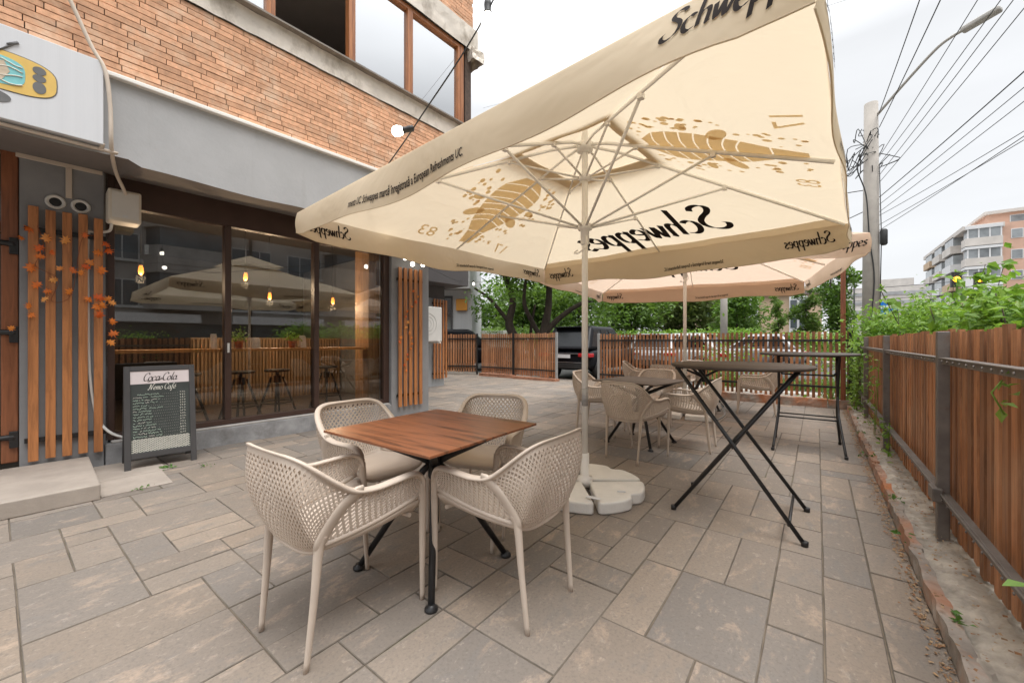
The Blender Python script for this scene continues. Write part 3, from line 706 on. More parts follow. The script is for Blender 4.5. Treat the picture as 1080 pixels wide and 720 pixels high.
def font_word(mb, text, height, fn, shear=0.0, align='LEFT', bold=0):
    cu = bpy.data.curves.new('text', 'FONT'); cu.body = text; cu.size = 1; cu.shear = shear; cu.align_x = align; cu.resolution_u = 2; cu.offset = bold
    o = bpy.data.objects.new('text', cu); COL.objects.link(o)
    me = bpy.data.meshes.new_from_object(o.evaluated_get(bpy.context.evaluated_depsgraph_get()))
    k = height/.72
    mb.add([fn(v.co.x*k, v.co.y*k, 0) for v in me.vertices], [tuple(p.vertices) for p in me.polygons])
    w = max((v.co.x for v in me.vertices), default=0)*k
    bpy.data.objects.remove(o); bpy.data.meshes.remove(me); bpy.data.curves.remove(cu)
    return w

# ---- parasols
def parasol(loc, rot, a, ze, zh, zr, mat, label, seed, base_kind='cast', detail=True):
    KS = loc[2]; t = thing('market_parasol', (loc[0], loc[1], 0), rot, label, 'parasol', 'square market parasols over the tables')
    rs = random.Random(seed)
    def side(k, u, w, z):     # u along the side, w outwards
        c, s_ = [(1,0),(0,1),(-1,0),(0,-1)][k]
        return Vector((c*w - s_*u, s_*w + c*u, z))
    def roof(k, v, r, off=0):   # v in -1..1 along the side, r 0..1 hub to edge
        z = zh + (ze-zh)*r
        sg = -.030*r*abs(math.sin(math.pi*v))*(1-.55*r) + .02*r*(1-r)
        z += .009*noise.noise(Vector((a*r*v*2.2+k*7, a*r*2.2, seed)))+.004*noise.noise(Vector((a*r*v*6+k*7, a*r*3, seed+4)))
        return side(k, a*r*v, a*r, z+sg+off)
    r0 = .23
    cz = MB()
    for k in range(4): cz.grid(lambda u, v, k=k: roof(k, 2*u-1, r0+(1-r0)*v), 40, 22)
    can = cz.build('canopy', mat, t, recalc=False)
    hm = MB()      # doubled cloth along the edge and round the vent
    for k in range(4):
        if k == 1: hm.grid(lambda u, v, k=k: roof(k, 2*u-1, .935+.063*v, -.006), 28, 2)
        hm.grid(lambda u, v, k=k: roof(k, 2*u-1, r0+.0+.042*v, -.006), 12, 2)
    hm.build('hem', mat, can, recalc=False)
    cp = MB()
    for k in range(4): cp.grid(lambda u, v, k=k: side(k, a*.31*v*(2*u-1), a*.31*v, zh+.14-.235*v), 8, 4)
    cp.build('vent_cap', mat, can, recalc=False)
    ph = [rs.uniform(0, 6.28) for _ in range(8)]
    def val(k, v, h, off=0):    # h 0..1 down the valance
        edge = abs(v)
        wv_ = .4 if k == 0 else 1; flare = .020 + wv_*(.022*math.sin(v*5.1+ph[k]) + .015*math.sin(v*11+ph[k+4]))
        H_ = (.25 if k == 1 else .205) - .02*math.cos(v*4+ph[k])
        tuck = 1-.75*max(0, (edge-.86)/.14)**2
        roll = .018*math.sin(v*8+ph[k+2])*h*(1-edge)
        w = a + flare*h*tuck + off + .012*math.sin(h*3.1)
        return side(k, a*v*(1+.004*h), w, ze - H_*h*(1-.18*max(0, (edge-.9)/.1)) + roll)
    vl = MB()
    for k in range(4): vl.grid(lambda u, v, k=k: val(k, 2*u-1, v), 70, 6)
    vl.grid(lambda u, v: val(1, 2*u-1, v, -.008), 70, 6)
    v_o = vl.build('valance', mat, can, recalc=False)
    e_ = MB()
    for k in range(4): e_.tube([val(k, -1+2*i/60, 1.0) for i in range(61)], .003, 5)
    e_.build('valance_seam', mat, v_o)
    # frame
    pl = MB(); pl.tube([(0,0,.12), (0,0,zh-.02)], .0245 if detail else .026, 16); pl.build('pole', M['white_metal'], t)
    hb = MB(); hb.lathe([(.03,zh-.12),(.062,zh-.11),(.065,zh-.05),(.03,zh-.03),(.02,zh+.06),(0,zh+.07)], n=20); hb.build('hub', M['white_metal'], t)
    rn = MB(); rn.lathe([(.028,zr-.16),(.034,zr-.15),(.034,zr-.05),(.055,zr-.04),(.058,zr+.0),(.03,zr+.02)], n=20); rn.build('runner', M['white_metal'], t); rn = MB(); rn.lathe([(.027,zr+.35),(.05,zr+.36),(.05,zr+.39),(.027,zr+.40)], n=20); rn.build('upper_collar', M['white_metal'], t); rn = MB()
    rn.tube(smooth_path([(.03,-.03,zr-.10),(.05,-.06,zr-.18),(.0,-.085,zr-.235),(-.06,-.06,zr-.225),(-.05,-.03,zr-.20)], 4), .006, 6)
    rn.build('crank_handle', M['white_metal'], t)
    for k in range(8):
        ang = R(45*k); ln = 1.0 if k % 2 == 0 else math.sqrt(2)
        d = Vector((math.cos(ang), math.sin(ang), 0))
        P = lambda r, o=0: d*(a*r*ln) + Vector((0, 0, zh+(ze-zh)*r - .03 + o))
        rb_ = MB(); rb_.tube([d*.05+Vector((0,0,zh-.07)), P(.12), P(.985, .012)], .0125, 6, .62, up=(0,0,1)); rib = rb_.build('rib', M['white_metal'], t)
        js = .60 if k % 2 == 0 else .52
        s_ = MB(); s_.tube([d*.05+Vector((0,0,zr-.015)), P(js, -.012)], .0095, 6); s_.cbox(P(js, -.012), (.03,.03,.03))
        if k % 2 == 0 or True: s_.tube([d*.04+Vector((0,0,zr+.375)), P(.27, -.012)], .0085, 6); s_.cbox(P(.27, -.01), (.026,.026,.026))
        s_.build('strut', M['white_metal'], rib)
    # printed words and pictures: on the cloth, seen from below through it
    def on_roof(k, x0, y0):   # x to the reader's right, y up, read from outside the roof
        L = math.sqrt(a*a+(zh-ze)**2)
        def fn(x, y, l):
            r = 1 - (y0+y)/L; u = x0+x
            return roof(k, -(-u)/(a*r) if True else 0, r, -.0035-l)
        return fn
    def roof_fn(k, x0, y0, off=-.0035):
        L = math.sqrt(a*a+(zh-ze)**2)
        return lambda x, y, l: roof(k, (x0+x)/(a*(1-(y0+y)/L)), 1-(y0+y)/L, off-l)
    def val_fn(k, x0, y0, off):
        return lambda x, y, l: val(k, (x0+x)/a, (.2-(y0+y))/.2, off+(l if off > 0 else -l))
    q, wd = nib_word('Schweppes')
    lt = MB()
    for k in (1, 3):
        hgt = .40; w = wd*hgt/.95
        put_quads(lt, q, hgt, roof_fn(k, -w/2, .24 if detail else .62))
        lt.build('canopy_lettering', M['print_black'], can, recalc=False); lt = MB()
    vt = MB()
    for k in range(4):
        hgt = .092; w = wd*hgt/.95
        for sgn in (.0035, -.0035):
            if k == 3 and sgn < 0: continue
            for x0 in ((-a+.09, a-.09-w) if k != 3 else (a*.775,)):
                put_quads(vt, q, hgt if k != 3 else .10, val_fn(k, x0, .075, sgn-(.009 if k == 1 and sgn < 0 else 0)))
    vt.build('valance_lettering', M['print_black'], v_o, recalc=False)
    vs_ = MB()
    for k in range(4):
        for sgn in (.0035, -.0035):
            txt = 'nments UC. Schweppes marc\u0103 \u00eenregistrat\u0103 a European Refreshments UC.' if k == 3 else 'Schweppes marc\u0103 \u00eenregistrat\u0103 a European Refreshments UC.'
            fnv = val_fn(k, -a*.42 if k == 3 else -.62, .04, sgn-(.009 if k == 1 and sgn < 0 else 0)); font_word(vs_, txt, .040 if k == 3 else .028, lambda x, y, l, g_=fnv: g_(x*.60, y, l), .2, bold=.018)
    vs_.build('valance_small_print', M['print_black'], v_o, recalc=False)
    gd = MB()
    for k in (0, 2):
        KP = 1.15; f_ = roof_fn(k, 0, 0, -.0035); f2_ = roof_fn(k, 0, 0, -.0055); f = lambda x, y, l: f_(x*KP, .02+y*KP, l); f2 = lambda x, y, l: f2_(x*KP, .02+y*KP, l)
        def blob(cx, cy, rx, ry, rot=0, n=20, h=f, mb=gd, pinch=0):
            pts = [(cx+rx*math.cos(t_)*math.cos(rot)-ry*math.sin(t_)*math.sin(rot), cy+rx*math.cos(t_)*math.sin(rot)+ry*math.sin(t_)*math.cos(rot)) for t_ in [2*math.pi*i/n for i in range(n)]]
            mb.add([h(cx, cy, 0)]+[h(x, y, 0) for x, y in pts], [(0, 1+i, 1+(i+1) % n) for i in range(n)])
        def poly(pts, h=f, mb=gd): mb.add([h(x, y, 0) for x, y in pts], [tuple(range(len(pts)))])
        # a banded swirl on a tapering neck pointing to the edge, and drops all round it
        def wid(y): return .05+.01*y if y < .10 else (.055+.10*((y-.10)/.3)**2 if y < .40 else (.155+.075*math.sin((y-.40)/.36*math.pi/2) if y < .76 else .23*max(0, 1-((y-.76)/.24)**2)**.5))
        cuts = [.10,.27,.40,.47,.545,.62,.70,.78,.87,.985]
        for y0, y1 in zip(cuts[:-1], cuts[1:]):
            y0 += .0045; y1 -= .0045; n_ = 10; tl = .06
            xs = lambda y, e: e*wid(y)
            row = lambda y, up: [(-wid(y)+2*wid(y)*i/n_, y+(.045*math.sin(math.pi*i/n_) if .39 < y < .9 else 0)) for i in range(n_+1)]
            lo_, hi_ = row(y0, 0), row(y1, 1)
            gd.add([f(a_, b_, 0) for a_, b_ in lo_+hi_], [(i, i+1, n_+2+i, n_+1+i) for i in range(n_)])
        for cx_, cy_, r1_, r2_, ro_ in ((-.22,.50,.09,.045,.6),(.22,.50,.09,.045,-.6),(-.30,.66,.05,.03,.2),(.30,.66,.05,.03,-.2)): blob(cx_, cy_, r1_, r2_, ro_)
        rr3 = random.Random(seed*7+k)
        for _ in range(240):
            x = rr3.uniform(-.42, .42); y = rr3.uniform(.10, .98); 
            if abs(x) < wid(y)+.04 or abs(x) > wid(y)+.20 or (.40 < y < .56 and abs(x) < .34): continue
            s_ = rr3.uniform(.006, .019); blob(x, y, s_, s_*1.25, n=10)
        font_word(gd, '17', .15, roof_fn(k, -.62, .12, -.0035), .12); font_word(gd, '83', .15, roof_fn(k, .38, .12, -.0035), .12)
        gd.build('canopy_print', M['print_gold'], can, recalc=False); gd = MB()
    # base: four cast quadrant slabs with a gap between them
    if base_kind == 'cast':
        for k in range(4):
            b = MB(); poly = []
            for i in range(45):
                an = R(2.0+86*i/44); e = abs(i-22)/22; r_ = .455*(1-.10*math.exp(-((i-22)/3.2)**2))-.012*max(0, (e-.90)/.10)**2; poly.append((r_*math.cos(an), r_*math.sin(an)))
            poly = [(.03, .03)] + poly
            mt = Matrix.Rotation(R(90*k+41), 4, 'Z')
            b.prism(poly, .003, .086, lambda p, q_, h: mt @ Vector((p, q_, h)))
            b.build('base_slab', M['base_white'], t, bevel=.014, seg=3)
    else:
        for k in range(4):
            b = MB(); mt = Matrix.Rotation(R(90*k), 4, 'Z'); b.box((.03, .03, .003), (.42, .42, .075), mt); b.build('base_slab', M['base_white'], t, bevel=.01)
    b = MB(); b.lathe([(.06,.05),(.06,.115),(.034,.12),(.034,.30),(.03,.302)], n=20); b.build('base_sleeve', M['white_metal'], t)
    if base_kind == 'cast':
        b = MB(); b.cbox((.20, -.36, .108), (.10, .035, .004), Matrix.Rotation(R(10), 4, 'Z')); b.tube([(.33,-.1,.107),(.38,-.07,.107)], .006, 6); b.build('base_tag', M['paper'], t)
        b = MB(); bb = MB(); bb.lathe([(.0253,.68),(.0253,.82)], n=16); bb.build('pole_sticker', pbr('grey sticker', (.40,.39,.38), .5, .2, 40, 0), t)
    return t
parasol((-1.474, 2.879, 1), R(-3.9), 1.575, 2.174, 2.819, 2.122, M['cream'], 'large cream parasol with script lettering, nearest the camera, on a round cast base', 3)
parasol((-1.683, 6.746, 1), R(9.4), 1.82, 2.258, 2.98, 2.36, M['peach'], 'peach tinted parasol farther back, partly hidden by the cream one', 9, 'flat', False)

# ---- chairs
RIM = [(0,-.330,.788),(.09,-.328,.788),(.160,-.318,.784),(.209,-.293,.765),(.236,-.252,.728),(.248,-.19,.675),(.250,-.12,.628),(.250,-.03,.610),(.248,.06,.610),(.244,.14,.612),(.239,.195,.606),(.234,.226,.582),(.231,.238,.54)]
def chair():
    t = thing('armchair', (0,0,0), 0, '', 'chair', 'taupe perforated armchairs round the tables')
    rim = smooth_path(RIM, 6)
    LOW = smooth_path([(0,-.245,.400),(.08,-.243,.402),(.145,-.236,.412),(.182,-.225,.430),(.194,-.215,.445)], 6)
    MEM = smooth_path([(.194,-.228,.445),(.212,-.20,.51),(.234,-.158,.575),(.249,-.10,.622)], 6)   # fork up to the arm
    def at_path(P, f):
        x = f*(len(P)-1); i = min(int(x), len(P)-2); return P[i].lerp(P[i+1], x-i)
    itop = 6.4/12   # rim fraction where the fork meets
    mir = lambda p, s: Vector((p.x*s, p.y, p.z))
    def coons(B, T, L_, R_):
        b0, b1, t0, t1 = B(0), B(1), T(0), T(1)
        return lambda u, v: B(u)*(1-v)+T(u)*v+L_(v)*(1-u)+R_(v)*u-(b0*(1-u)*(1-v)+b1*u*(1-v)+t0*(1-u)*v+t1*u*v)
    MEM[0] = LOW[-1].copy(); MEM[-1] = at_path(rim, itop).copy()
    mid = lambda v: LOW[0].lerp(rim[0], v)+Vector((0, -.016*math.sin(math.pi*v)+.0*v, 0))
    half = coons(lambda u: at_path(LOW, u), lambda u: at_path(rim, itop*u), mid, lambda v: at_path(MEM, v))
    def back(u, v):
        s = -1 if u < .5 else 1; f = abs(2*u-1)
        p = half(f, v); k_ = math.sin(math.pi*v)*math.sin(math.pi*min(1, f*.85+.15))
        return mir(p+Vector((.012, -.022, 0))*k_, s)
    AE = 11.2/12
    abot = lambda u: Vector((LOW[-1].x+(.238-LOW[-1].x)*u**.8, LOW[-1].y+(.205-LOW[-1].y)*u, LOW[-1].z+.012*u+.048*u**2.0))
    arm = coons(abot, lambda u: at_path(rim, itop+(AE-itop)*u), lambda v: at_path(MEM, v), lambda v: abot(1).lerp(at_path(rim, AE), v))
    def side_(s):
        return lambda u, v: mir(arm(u, v)+Vector((.010*math.sin(math.pi*v)*math.sin(math.pi*u), 0, 0)), s)
    def perf(fn, nu, nv, solid):
        """sheet pierced by diamond holes in a diagonal lattice"""
        b = MB(); V = {}; vs = []; fs = []; NV = nv*2; NU = nu*2
        def vert(key, p):
            if key not in V: V[key] = len(vs); vs.append(p)
            return V[key]
        cl_ = lambda a, n: max(0, min(n, a))
        for i in range(0, NU+1):
            for j in range(-1, NV):
                if (i+j) % 2: continue
                ij = [(i, j), (i+1, j+1), (i, j+2), (i-1, j+1)]
                cc = [(cl_(a, NU), cl_(c, NV)) for a, c in ij]
                u_ = []
                for c in cc:
                    if c not in u_: u_.append(c)
                if len(u_) < 3: continue
                cs = [vert(('c',)+c, fn(c[0]/NU, c[1]/NV)) for c in u_]
                if cc != ij or solid(i/NU, (j+1)/NV): fs.append(tuple(cs)); continue
                hk = .66; uc, vc = i/NU, (j+1)/NV
                ms = [vert(('m', i, j, k), fn(uc+(c[0]/NU-uc)*hk, vc+(c[1]/NV-vc)*hk)) for k, c in enumerate(ij)]
                for k in range(4): fs.append((cs[k], cs[(k+1) % 4], ms[(k+1) % 4], ms[k]))
        b.add(vs, fs, False); return b
    bk = perf(back, 36, 11, lambda u, v: v < .07 or v > .93 or u < .03 or u > .97); bk.build('backrest', M['chair'], t, solid=.007, offset=0)
    for s in (-1, 1):
        perf(side_(s), 17, 6, lambda u, v: v < .08 or v > .92 or u < .04 or u > .95).build('side_panel', M['chair'], t, solid=.006, offset=0)
    def seat(u, v):
        x = 2*u-1; y = -.250+.468*v
        q = max(0, min(1, (y-LOW[-1].y)/(.205-LOW[-1].y))); e = abot(q)
        hw = e.x-.004 if y > LOW[-1].y else .176+.018*(y+.25)/.035
        hw -= .012*max(0, (v-.86)/.14)**2
        z0 = .408+.024*v-.014*math.sin(math.pi*v)
        rise = (e.z-.006-z0)*(1-max(0, min(1, (v-.90)/.1))*.25)
        z = z0+rise*abs(x)**7 - .03*max(0, (v-.88)/.12)**2*(1-abs(x)**5) + .014*max(0, .1-v)/.1
        return Vector((hw*(x*(1-.10*(abs(x) < 1)) if False else x), y+.012*x*x*(1-v), z))
    b = MB(); b.grid(seat, 28, 22); b.build('seat', M['chair'], t, solid=.012, offset=-1)
    fr = MB()
    full = [mir(p, -1) for p in reversed(rim)] + rim[1:]
    n = len(full); rad = [.0105+.0095*min(1, abs(i-n/2)/(n*.22)) for i in range(n)]
    fr.tube(full, rad, 12, .5, up=(0,0,1))
    fr.build('rim', M['chair'], t)
    lo = MB(); full = [mir(p, -1) for p in reversed(LOW)] + LOW[1:]; lo.tube(full, .011, 8, .8); 
    for s in (-1, 1):
        lo.tube([mir(p, s) for p in MEM], [.0125]*len(MEM), 12, 2.35, up=(1,0,0))
        lo.tube([mir(arm(k/10, 0), s) for k in range(11)], .012, 8, .8)
    lo.tube([(-.2,.19,.412),(0,.195,.405),(.2,.19,.412)], .010, 8)
    lo.build('under_frame', M['chair'], t)
    for s in (-1, 1):
        l = MB(); l.tube(smooth_path([(s*.205,-.214,.485),(s*.194,-.228,.43),(s*.189,-.243,.25),(s*.18,-.268,.0)], 5), [.018,.019,.020,.020,.0198]+[.0195-.0085*k/10 for k in range(11)], 10, .72, up=(0,1,0)); l.build('leg', M['chair'], t)
        l = MB(); l.tube(smooth_path([(s*.231,.236,.56),(s*.227,.242,.44),(s*.219,.247,.22),(s*.210,.255,.0)], 5), [.0195]*6+[.0188-.0078*k/9 for k in range(10)], 10, .72, up=(0,1,0)); l.build('leg', M['chair'], t)
    return t
ch0 = chair()
SEATS = [
 ((-1.655, .95), 2, 'taupe armchair at the walnut table with its back to the camera, nearest the camera'),
 ((-1.205, 1.507), 90, 'taupe armchair at the right side of the walnut table, in front of the parasol base'),
 ((-2.20, 1.455), -91, 'taupe armchair between the walnut table and the shop window, turned a little to the camera'),
 ((-1.80, 2.03), 203, 'taupe armchair on the far side of the walnut table, half hidden by its top'),
 ((-1.49, 4.06), -12, 'taupe armchair with its back to the camera at the second table, behind the parasol pole'),
 ((-2.26, 4.87), -84, 'taupe armchair left of the second table, cut by the parasol pole'),
 ((-1.17, 4.78), 92, 'taupe armchair at the right side of the second table, behind the folding bar table legs'),
 ((-1.80, 5.45), 178, 'taupe armchair behind the second table, only its back showing over the top'),
 ((-2.75, 7.75), -75, 'pale armchair sideways at the farthest table, its back nearest the car gap'),
 ((-2.02, 7.15), -8, 'darker armchair back in front of the farthest table'),
 ((-2.05, 8.45), 176, 'pale armchair on the far side of the farthest table by the picket fence'),
 ((-.80, 7.62), 96, 'taupe armchair standing free behind the round bar table, side panel towards the camera'),
]
for i, ((x, y), r_, lab) in enumerate(SEATS):
    if i == 0: ch0.location = (x, y, 0); ch0.rotation_euler.z = R(r_); ch0['label'] = lab
    else: dup(ch0, (x, y, 0), R(r_), lab)

# ---- square cafe tables
def cafe_table(loc, rot, m_top, label):
    t = thing('cafe_table', (*loc, 0), rot, label, 'table', 'square cafe tables under the parasols')
    b = MB(); b.box((-.40,-.40,.722), (.40,.40,.734)); b.build('tabletop', m_top, t, bevel=.002)
    b = MB(); b.lathe([(.03,.46),(.034,.47),(.034,.70),(.05,.705),(.05,.7215)], n=16); b.box((-.12,-.12,.712), (.12,.12,.7205)); b.build('column', M['black_metal'], t)
    for k in range(4):
        an = R(45+90*k); d = Vector((math.cos(an), math.sin(an), 0))
        l = MB(); l.tube([d*.385+Vector((0,0,.018)), d*.06+Vector((0,0,.50)), d*.02+Vector((0,0,.535))], [.0155,.0185,.0185], 12)
        l.tube([d*.02+Vector((0,0,.545)), d*.07+Vector((0,0,.575)), d*.41+Vector((0,0,.708)), d*.45+Vector((0,0,.712))], [.021,.022,.016,.013], 12, .9)
        lo = l.build('leg', M['black_metal'], t)
        l = MB(); l.lathe([(.026,.0),(.030,.004),(.030,.014),(.018,.022),(.016,.03)], tuple(d*.39), n=16); l.build('foot_pad', M['black_metal'], lo)
    return t
cafe_table((-1.645, 1.455), R(1.5), M['top_wood'], 'square walnut topped table with black crossed legs in the foreground')
cafe_table((-1.655, 4.65), R(-10), M['bar_top'], 'square dark topped table with four chairs behind the parasol pole')
cafe_table((-1.62, 7.75), R(4), M['bar_top'], 'dark topped table farthest back, beyond the second parasol pole')

# ---- high folding bar tables
def bar_top(t, r_, z, m):
    b = MB(); b.lathe([(0,z-.024),(r_-.01,z-.024),(r_,z-.018),(r_,z-.006),(r_-.006,z),(0,z)], n=56); b.build('tabletop', m, t)
t = thing('bar_table', (-.435, 3.175, 0), 0, 'round high bar table with dark brown top and straight crossed black legs', 'table', 'high round folding bar tables')
bar_top(t, .435, 1.035, M['bar_top'])
for y_, s in ((-.295, 1), (.295, 1), (-.225, -1), (.34, -1)):
    l = MB(); l.tube([(s*.375, y_, .012), (s*-.345, y_*.86, 1.012)], .0128, 10); l.lathe([(.018,0),(.019,.03),(.0145,.032)], (s*.377, y_, 0), n=12); l.build('leg', M['black_metal'], t)
b = MB(); b.tube([(.30,-.29,.10),(.30,.29,.10)], .009, 8); b.tube([(-.27,-.225,.15),(-.27,.33,.15)], .009, 8); b.tube([(0,-.27,.505),(0,.31,.505)], .007, 8)
b.tube([(-.345,-.26,1.008),(-.345,.27,1.008)], .012, 8); b.tube([(.345,-.2,1.008),(.345,.3,1.008)], .012, 8); b.build('crossbar', M['black_metal'], t)
b = MB(); b.tube(smooth_path([(-.16,-.24,.72),(-.12,-.18,.66),(-.10,.0,.655),(-.12,.18,.66),(-.16,.24,.72)], 4), .006, 6); b.build('latch_bar', M['galv'], t)
t = thing('bar_table', (-.09, 5.57, 0), R(2), 'round high bar table with thin grey top and bent black legs near the fence corner', 'table', 'high round folding bar tables')
bar_top(t, .455, 1.06, M['bar_top2'])
for sx in (-1, 1):
    for sy in (-1, 1):
        l = MB(); l.tube(smooth_path([(sx*.27, sy*-.18, 1.045),(sx*.265, sy*-.07, .75),(sx*.265, sy*.06, .46),(sx*.27, sy*.12, .36),(sx*.31, sy*.36, .012)], 5), .0125, 10); l.lathe([(.016,0),(.017,.03),(.0125,.032)], (sx*.31, sy*.363, 0), n=12); l.build('leg', M['black_metal'], t)
for sy in (-1, 1):
    l = MB(); l.tube([(-.272, sy*.13, .345),(.272, sy*.13, .345)], .008, 8); l.tube([(-.27,sy*.15,1.03),(.27,sy*.15,1.03)], .011, 8)
    l.tube(smooth_path([(-.262,-.02*sy,.98),(-.258,-.02*sy,.86),(-.235,-.02*sy,.825),(-.2,-.02*sy,.815),(.2,-.02*sy,.815),(.235,-.02*sy,.825),(.258,-.02*sy,.86),(.262,-.02*sy,.98)], 4), .008, 8)
    l.build('crossbar', M['black_metal'], t)

# ---- chalkboard by the window
cb = thing('chalkboard', FL(.44, 1.012), FR-R(3), 'black A-frame chalkboard menu standing in front of the shop window', 'chalkboard')
TL = Matrix.Rotation(R(-9), 4, 'Y'); TB = Matrix.Rotation(R(12), 4, 'Y')
TF = Matrix.Translation((0,0,0)) @ TL; TK = Matrix.Translation((-.38, 0, 0)) @ TB
b = MB()
for y_ in (-.262, .217): b.box((-.028, y_, .0), (0, y_+.045, .965), TF)
b.box((-.027, -.217, .92), (-.001, .217, .965), TF); b.box((-.027, -.217, .10), (-.001, .217, .15), TF); fo = b.build('front_frame', M['board_frame'], cb, bevel=.003)
b = MB()
for y_ in (-.262, .217): b.box((0, y_, .0), (.026, y_+.045, .955), TK)
b.box((.001, -.217, .10), (.025, .217, .945), TK); b.build('rear_frame', M['board_frame'], cb, bevel=.003)
b = MB(); b.box((-.022, -.217, .15), (-.012, .217, .92), TF); bd = b.build('board', M['chalk_board'], cb)
b = MB(); b.box((-.0118, -.217, .795), (-.010, .217, .918), TF); b.build('header', M['board_cream'], bd)
bfn = lambda y0, z0, h=-.0085: (lambda x, y, l: TF @ Vector((h+l, y0+x, z0+y)))
b = MB(); q, wd = nib_word('Coca-Cola', (.045, .03), .018, .30); hh = .075; put_quads(b, q, hh, bfn(-wd*hh/.95/2-.005, .822))
b.tube([bfn(0,0)(x, y, 0) for x, y in [(-.10,.822),(-.09,.812),(-.03,.830),(.02,.838)]], .0022, 5)
b.build('header_lettering', M['print_black'], bd)
b = MB(); q, wd = nib_word('Nemo Caf\u00e9', (.03, .03), .022, .25); hh = .055; put_quads(b, q, hh, bfn(-wd*hh/.95/2+.01, .735, -.0105))
b.build('chalk_title', M['chalk_white'], bd)
b = MB(); b2 = MB(); rc = random.Random(12)
for k in range(16):
    z = .690-k*.0265; x = -.20 + (.03 if k == 0 else 0); wlen = rc.uniform(.11, .24); pts = []
    n_ = int(wlen/.0045)
    for i in range(n_):
        xx = x+i*.0045
        if rc.random() < .10 and i > 3:
            if len(pts) > 1: (b if rc.random() < .7 else b2).tube([bfn(0,0,-.0105)(p, q_, 0) for p, q_ in pts], .0017, 4)
            pts = []; continue
        pts.append((xx+rc.uniform(-.001, .001), z + rc.choice([.0, .007, .0, .009, -.003 if rc.random() < .3 else .0, .013 if rc.random() < .25 else .006]) - .03*xx*0))
    if len(pts) > 1: b.tube([bfn(0,0,-.0105)(p, q_, 0) for p, q_ in pts], .0017, 4)
    xx = x+wlen+.012
    while xx < .135: b2.cbox(bfn(0,0,-.0105)(xx, z, 0), (.002,.0025,.0025)); xx += .014
    for d_ in range(3):
        px = .145+d_*.016
        b2.tube([bfn(0,0,-.0105)(px+rc.uniform(-.003, .003), z+y_, 0) for y_ in (.0, .008, .015)], .0017, 4); b2.tube([bfn(0,0,-.0105)(px+rc.uniform(0, .006), z+rc.uniform(0, .014), 0), bfn(0,0,-.0105)(px+.008, z+rc.uniform(0, .014), 0)], .0017, 4)
b.build('chalk_writing', M['chalk'], bd); b2.build('chalk_prices', M['chalk_white'], bd)
b = MB()
for r_ in range(14):
    for c_ in range(17):
        y_ = -.215+c_*.0255+(.0127 if r_ % 2 else 0); z = .156+r_*.0088
        if y_+.02 < .217: b.add([bfn(0,0,-.0108)(*p, 0) for p in ((y_,z+.003),(y_+.011,z),(y_+.022,z+.003),(y_+.022,z+.0065),(y_+.011,z+.0068),(y_,z+.0065))], [(0,1,2,3,4,5)])
b.build('pattern_strip', M['chalk_white'], bd, recalc=False)

# ---- inside the shop window: shelf, stools, pots, cards, lamps
sh = MB(); sh.box((-.58, .74, 1.065), (-.17, 3.50, 1.10)); tag(sh.build('window_shelf', M['shelf_wood'], loc=FO, rotz=FR, bevel=.003), 'long pine shelf behind the shop window glass', 'shelf')
def stool(s, d, lab):
    t = thing('bar_stool', FL(d, s, .10), FR+R(20), lab, 'stool', 'black industrial stools behind the shop window')
    b = MB(); b.lathe([(0,.66),(.15,.655),(.165,.665),(.165,.685),(.15,.69),(0,.688)], n=24); b.build('seat', M['black_metal'], t)
    b = MB(); b.tube([(0,0,.35),(0,0,.66)], .022, 10); b.tube([(0,0,.5),(0,0,.6)], .05, 10); b.build('spindle', M['black_metal'], t)
    for k in range(4):
        an = R(45+90*k); d_ = Vector((math.cos(an), math.sin(an), 0)); b = MB(); b.tube([d_*.26+Vector((0,0,.0)), d_*.07+Vector((0,0,.58))], .016, 6); b.build('leg', M['black_metal'], t)
    b = MB(); b.tube([(.19*math.cos(R(k*15)), .19*math.sin(R(k*15)), .22) for k in range(25)], .009, 6, cap=False); b.build('foot_ring', M['black_metal'], t)
    return t
for s, d, lab in ((1.42, -.85, 'black stool behind the window, directly behind the left upright'), (2.0, -.80, 'black stool in the middle pane, left of the pair'), (2.45, -.80, 'black stool in the middle pane close to the right upright'), (3.25, -1.0, 'black stool in the right hand pane')): stool(s, d, lab)
def pot(s, lab):
    t = thing('potted_plant', FL(-.36, s, 1.10), FR, lab, 'plant', 'little potted plants on the window shelf')
    b = MB(); b.lathe([(.032,0),(.045,.075),(.05,.078),(.05,.095),(.042,.095),(.04,.08),(0,.08)], n=20); b.build('pot', M['terracotta'], t)
    b = MB(); rg = random.Random(int(s*100))
    for _ in range(150):
        p = Vector((rg.gauss(0,.045), rg.gauss(0,.045), .10+abs(rg.gauss(0,.055)))); a_ = Matrix.Rotation(rg.uniform(0,6.28), 3, 'Z') @ Matrix.Rotation(rg.uniform(-1,1), 3, 'X')
        b.add([p+a_ @ Vector(q) for q in ((0,0,0),(.012,.015,.004),(0,.035,0),(-.012,.015,.004))], [(0,1,2,3)])
    b.build('foliage', M['leaf_bright'], t, recalc=False)
pot(1.86, 'small plant in a terracotta pot at the left of the middle pane'); pot(2.48, 'small plant in a terracotta pot at the right of the middle pane')
for s, w, h, lab in ((1.60, .055, .17, 'tall white menu card behind the left upright'), (1.72, .05, .16, 'tall white card just right of the left upright'), (2.04, .10, .125, 'white card standing right of the left plant pot'), (2.62, .075, .16, 'white card leaning by the right upright')):
    b = MB(); b.box((-.006, -w/2, 0), (.0, w/2, h), Matrix.Rotation(R(-10), 4, 'Y')); b.box((-.06, -w/2, 0), (-.054, w/2, h), Matrix.Translation((-.03,0,0)) @ Matrix.Rotation(R(14), 4, 'Y')); tag(b.build('menu_card', M['paper'], loc=FL(-.33, s, 1.10), rotz=FR), lab, 'card', 'white cards on the window shelf')
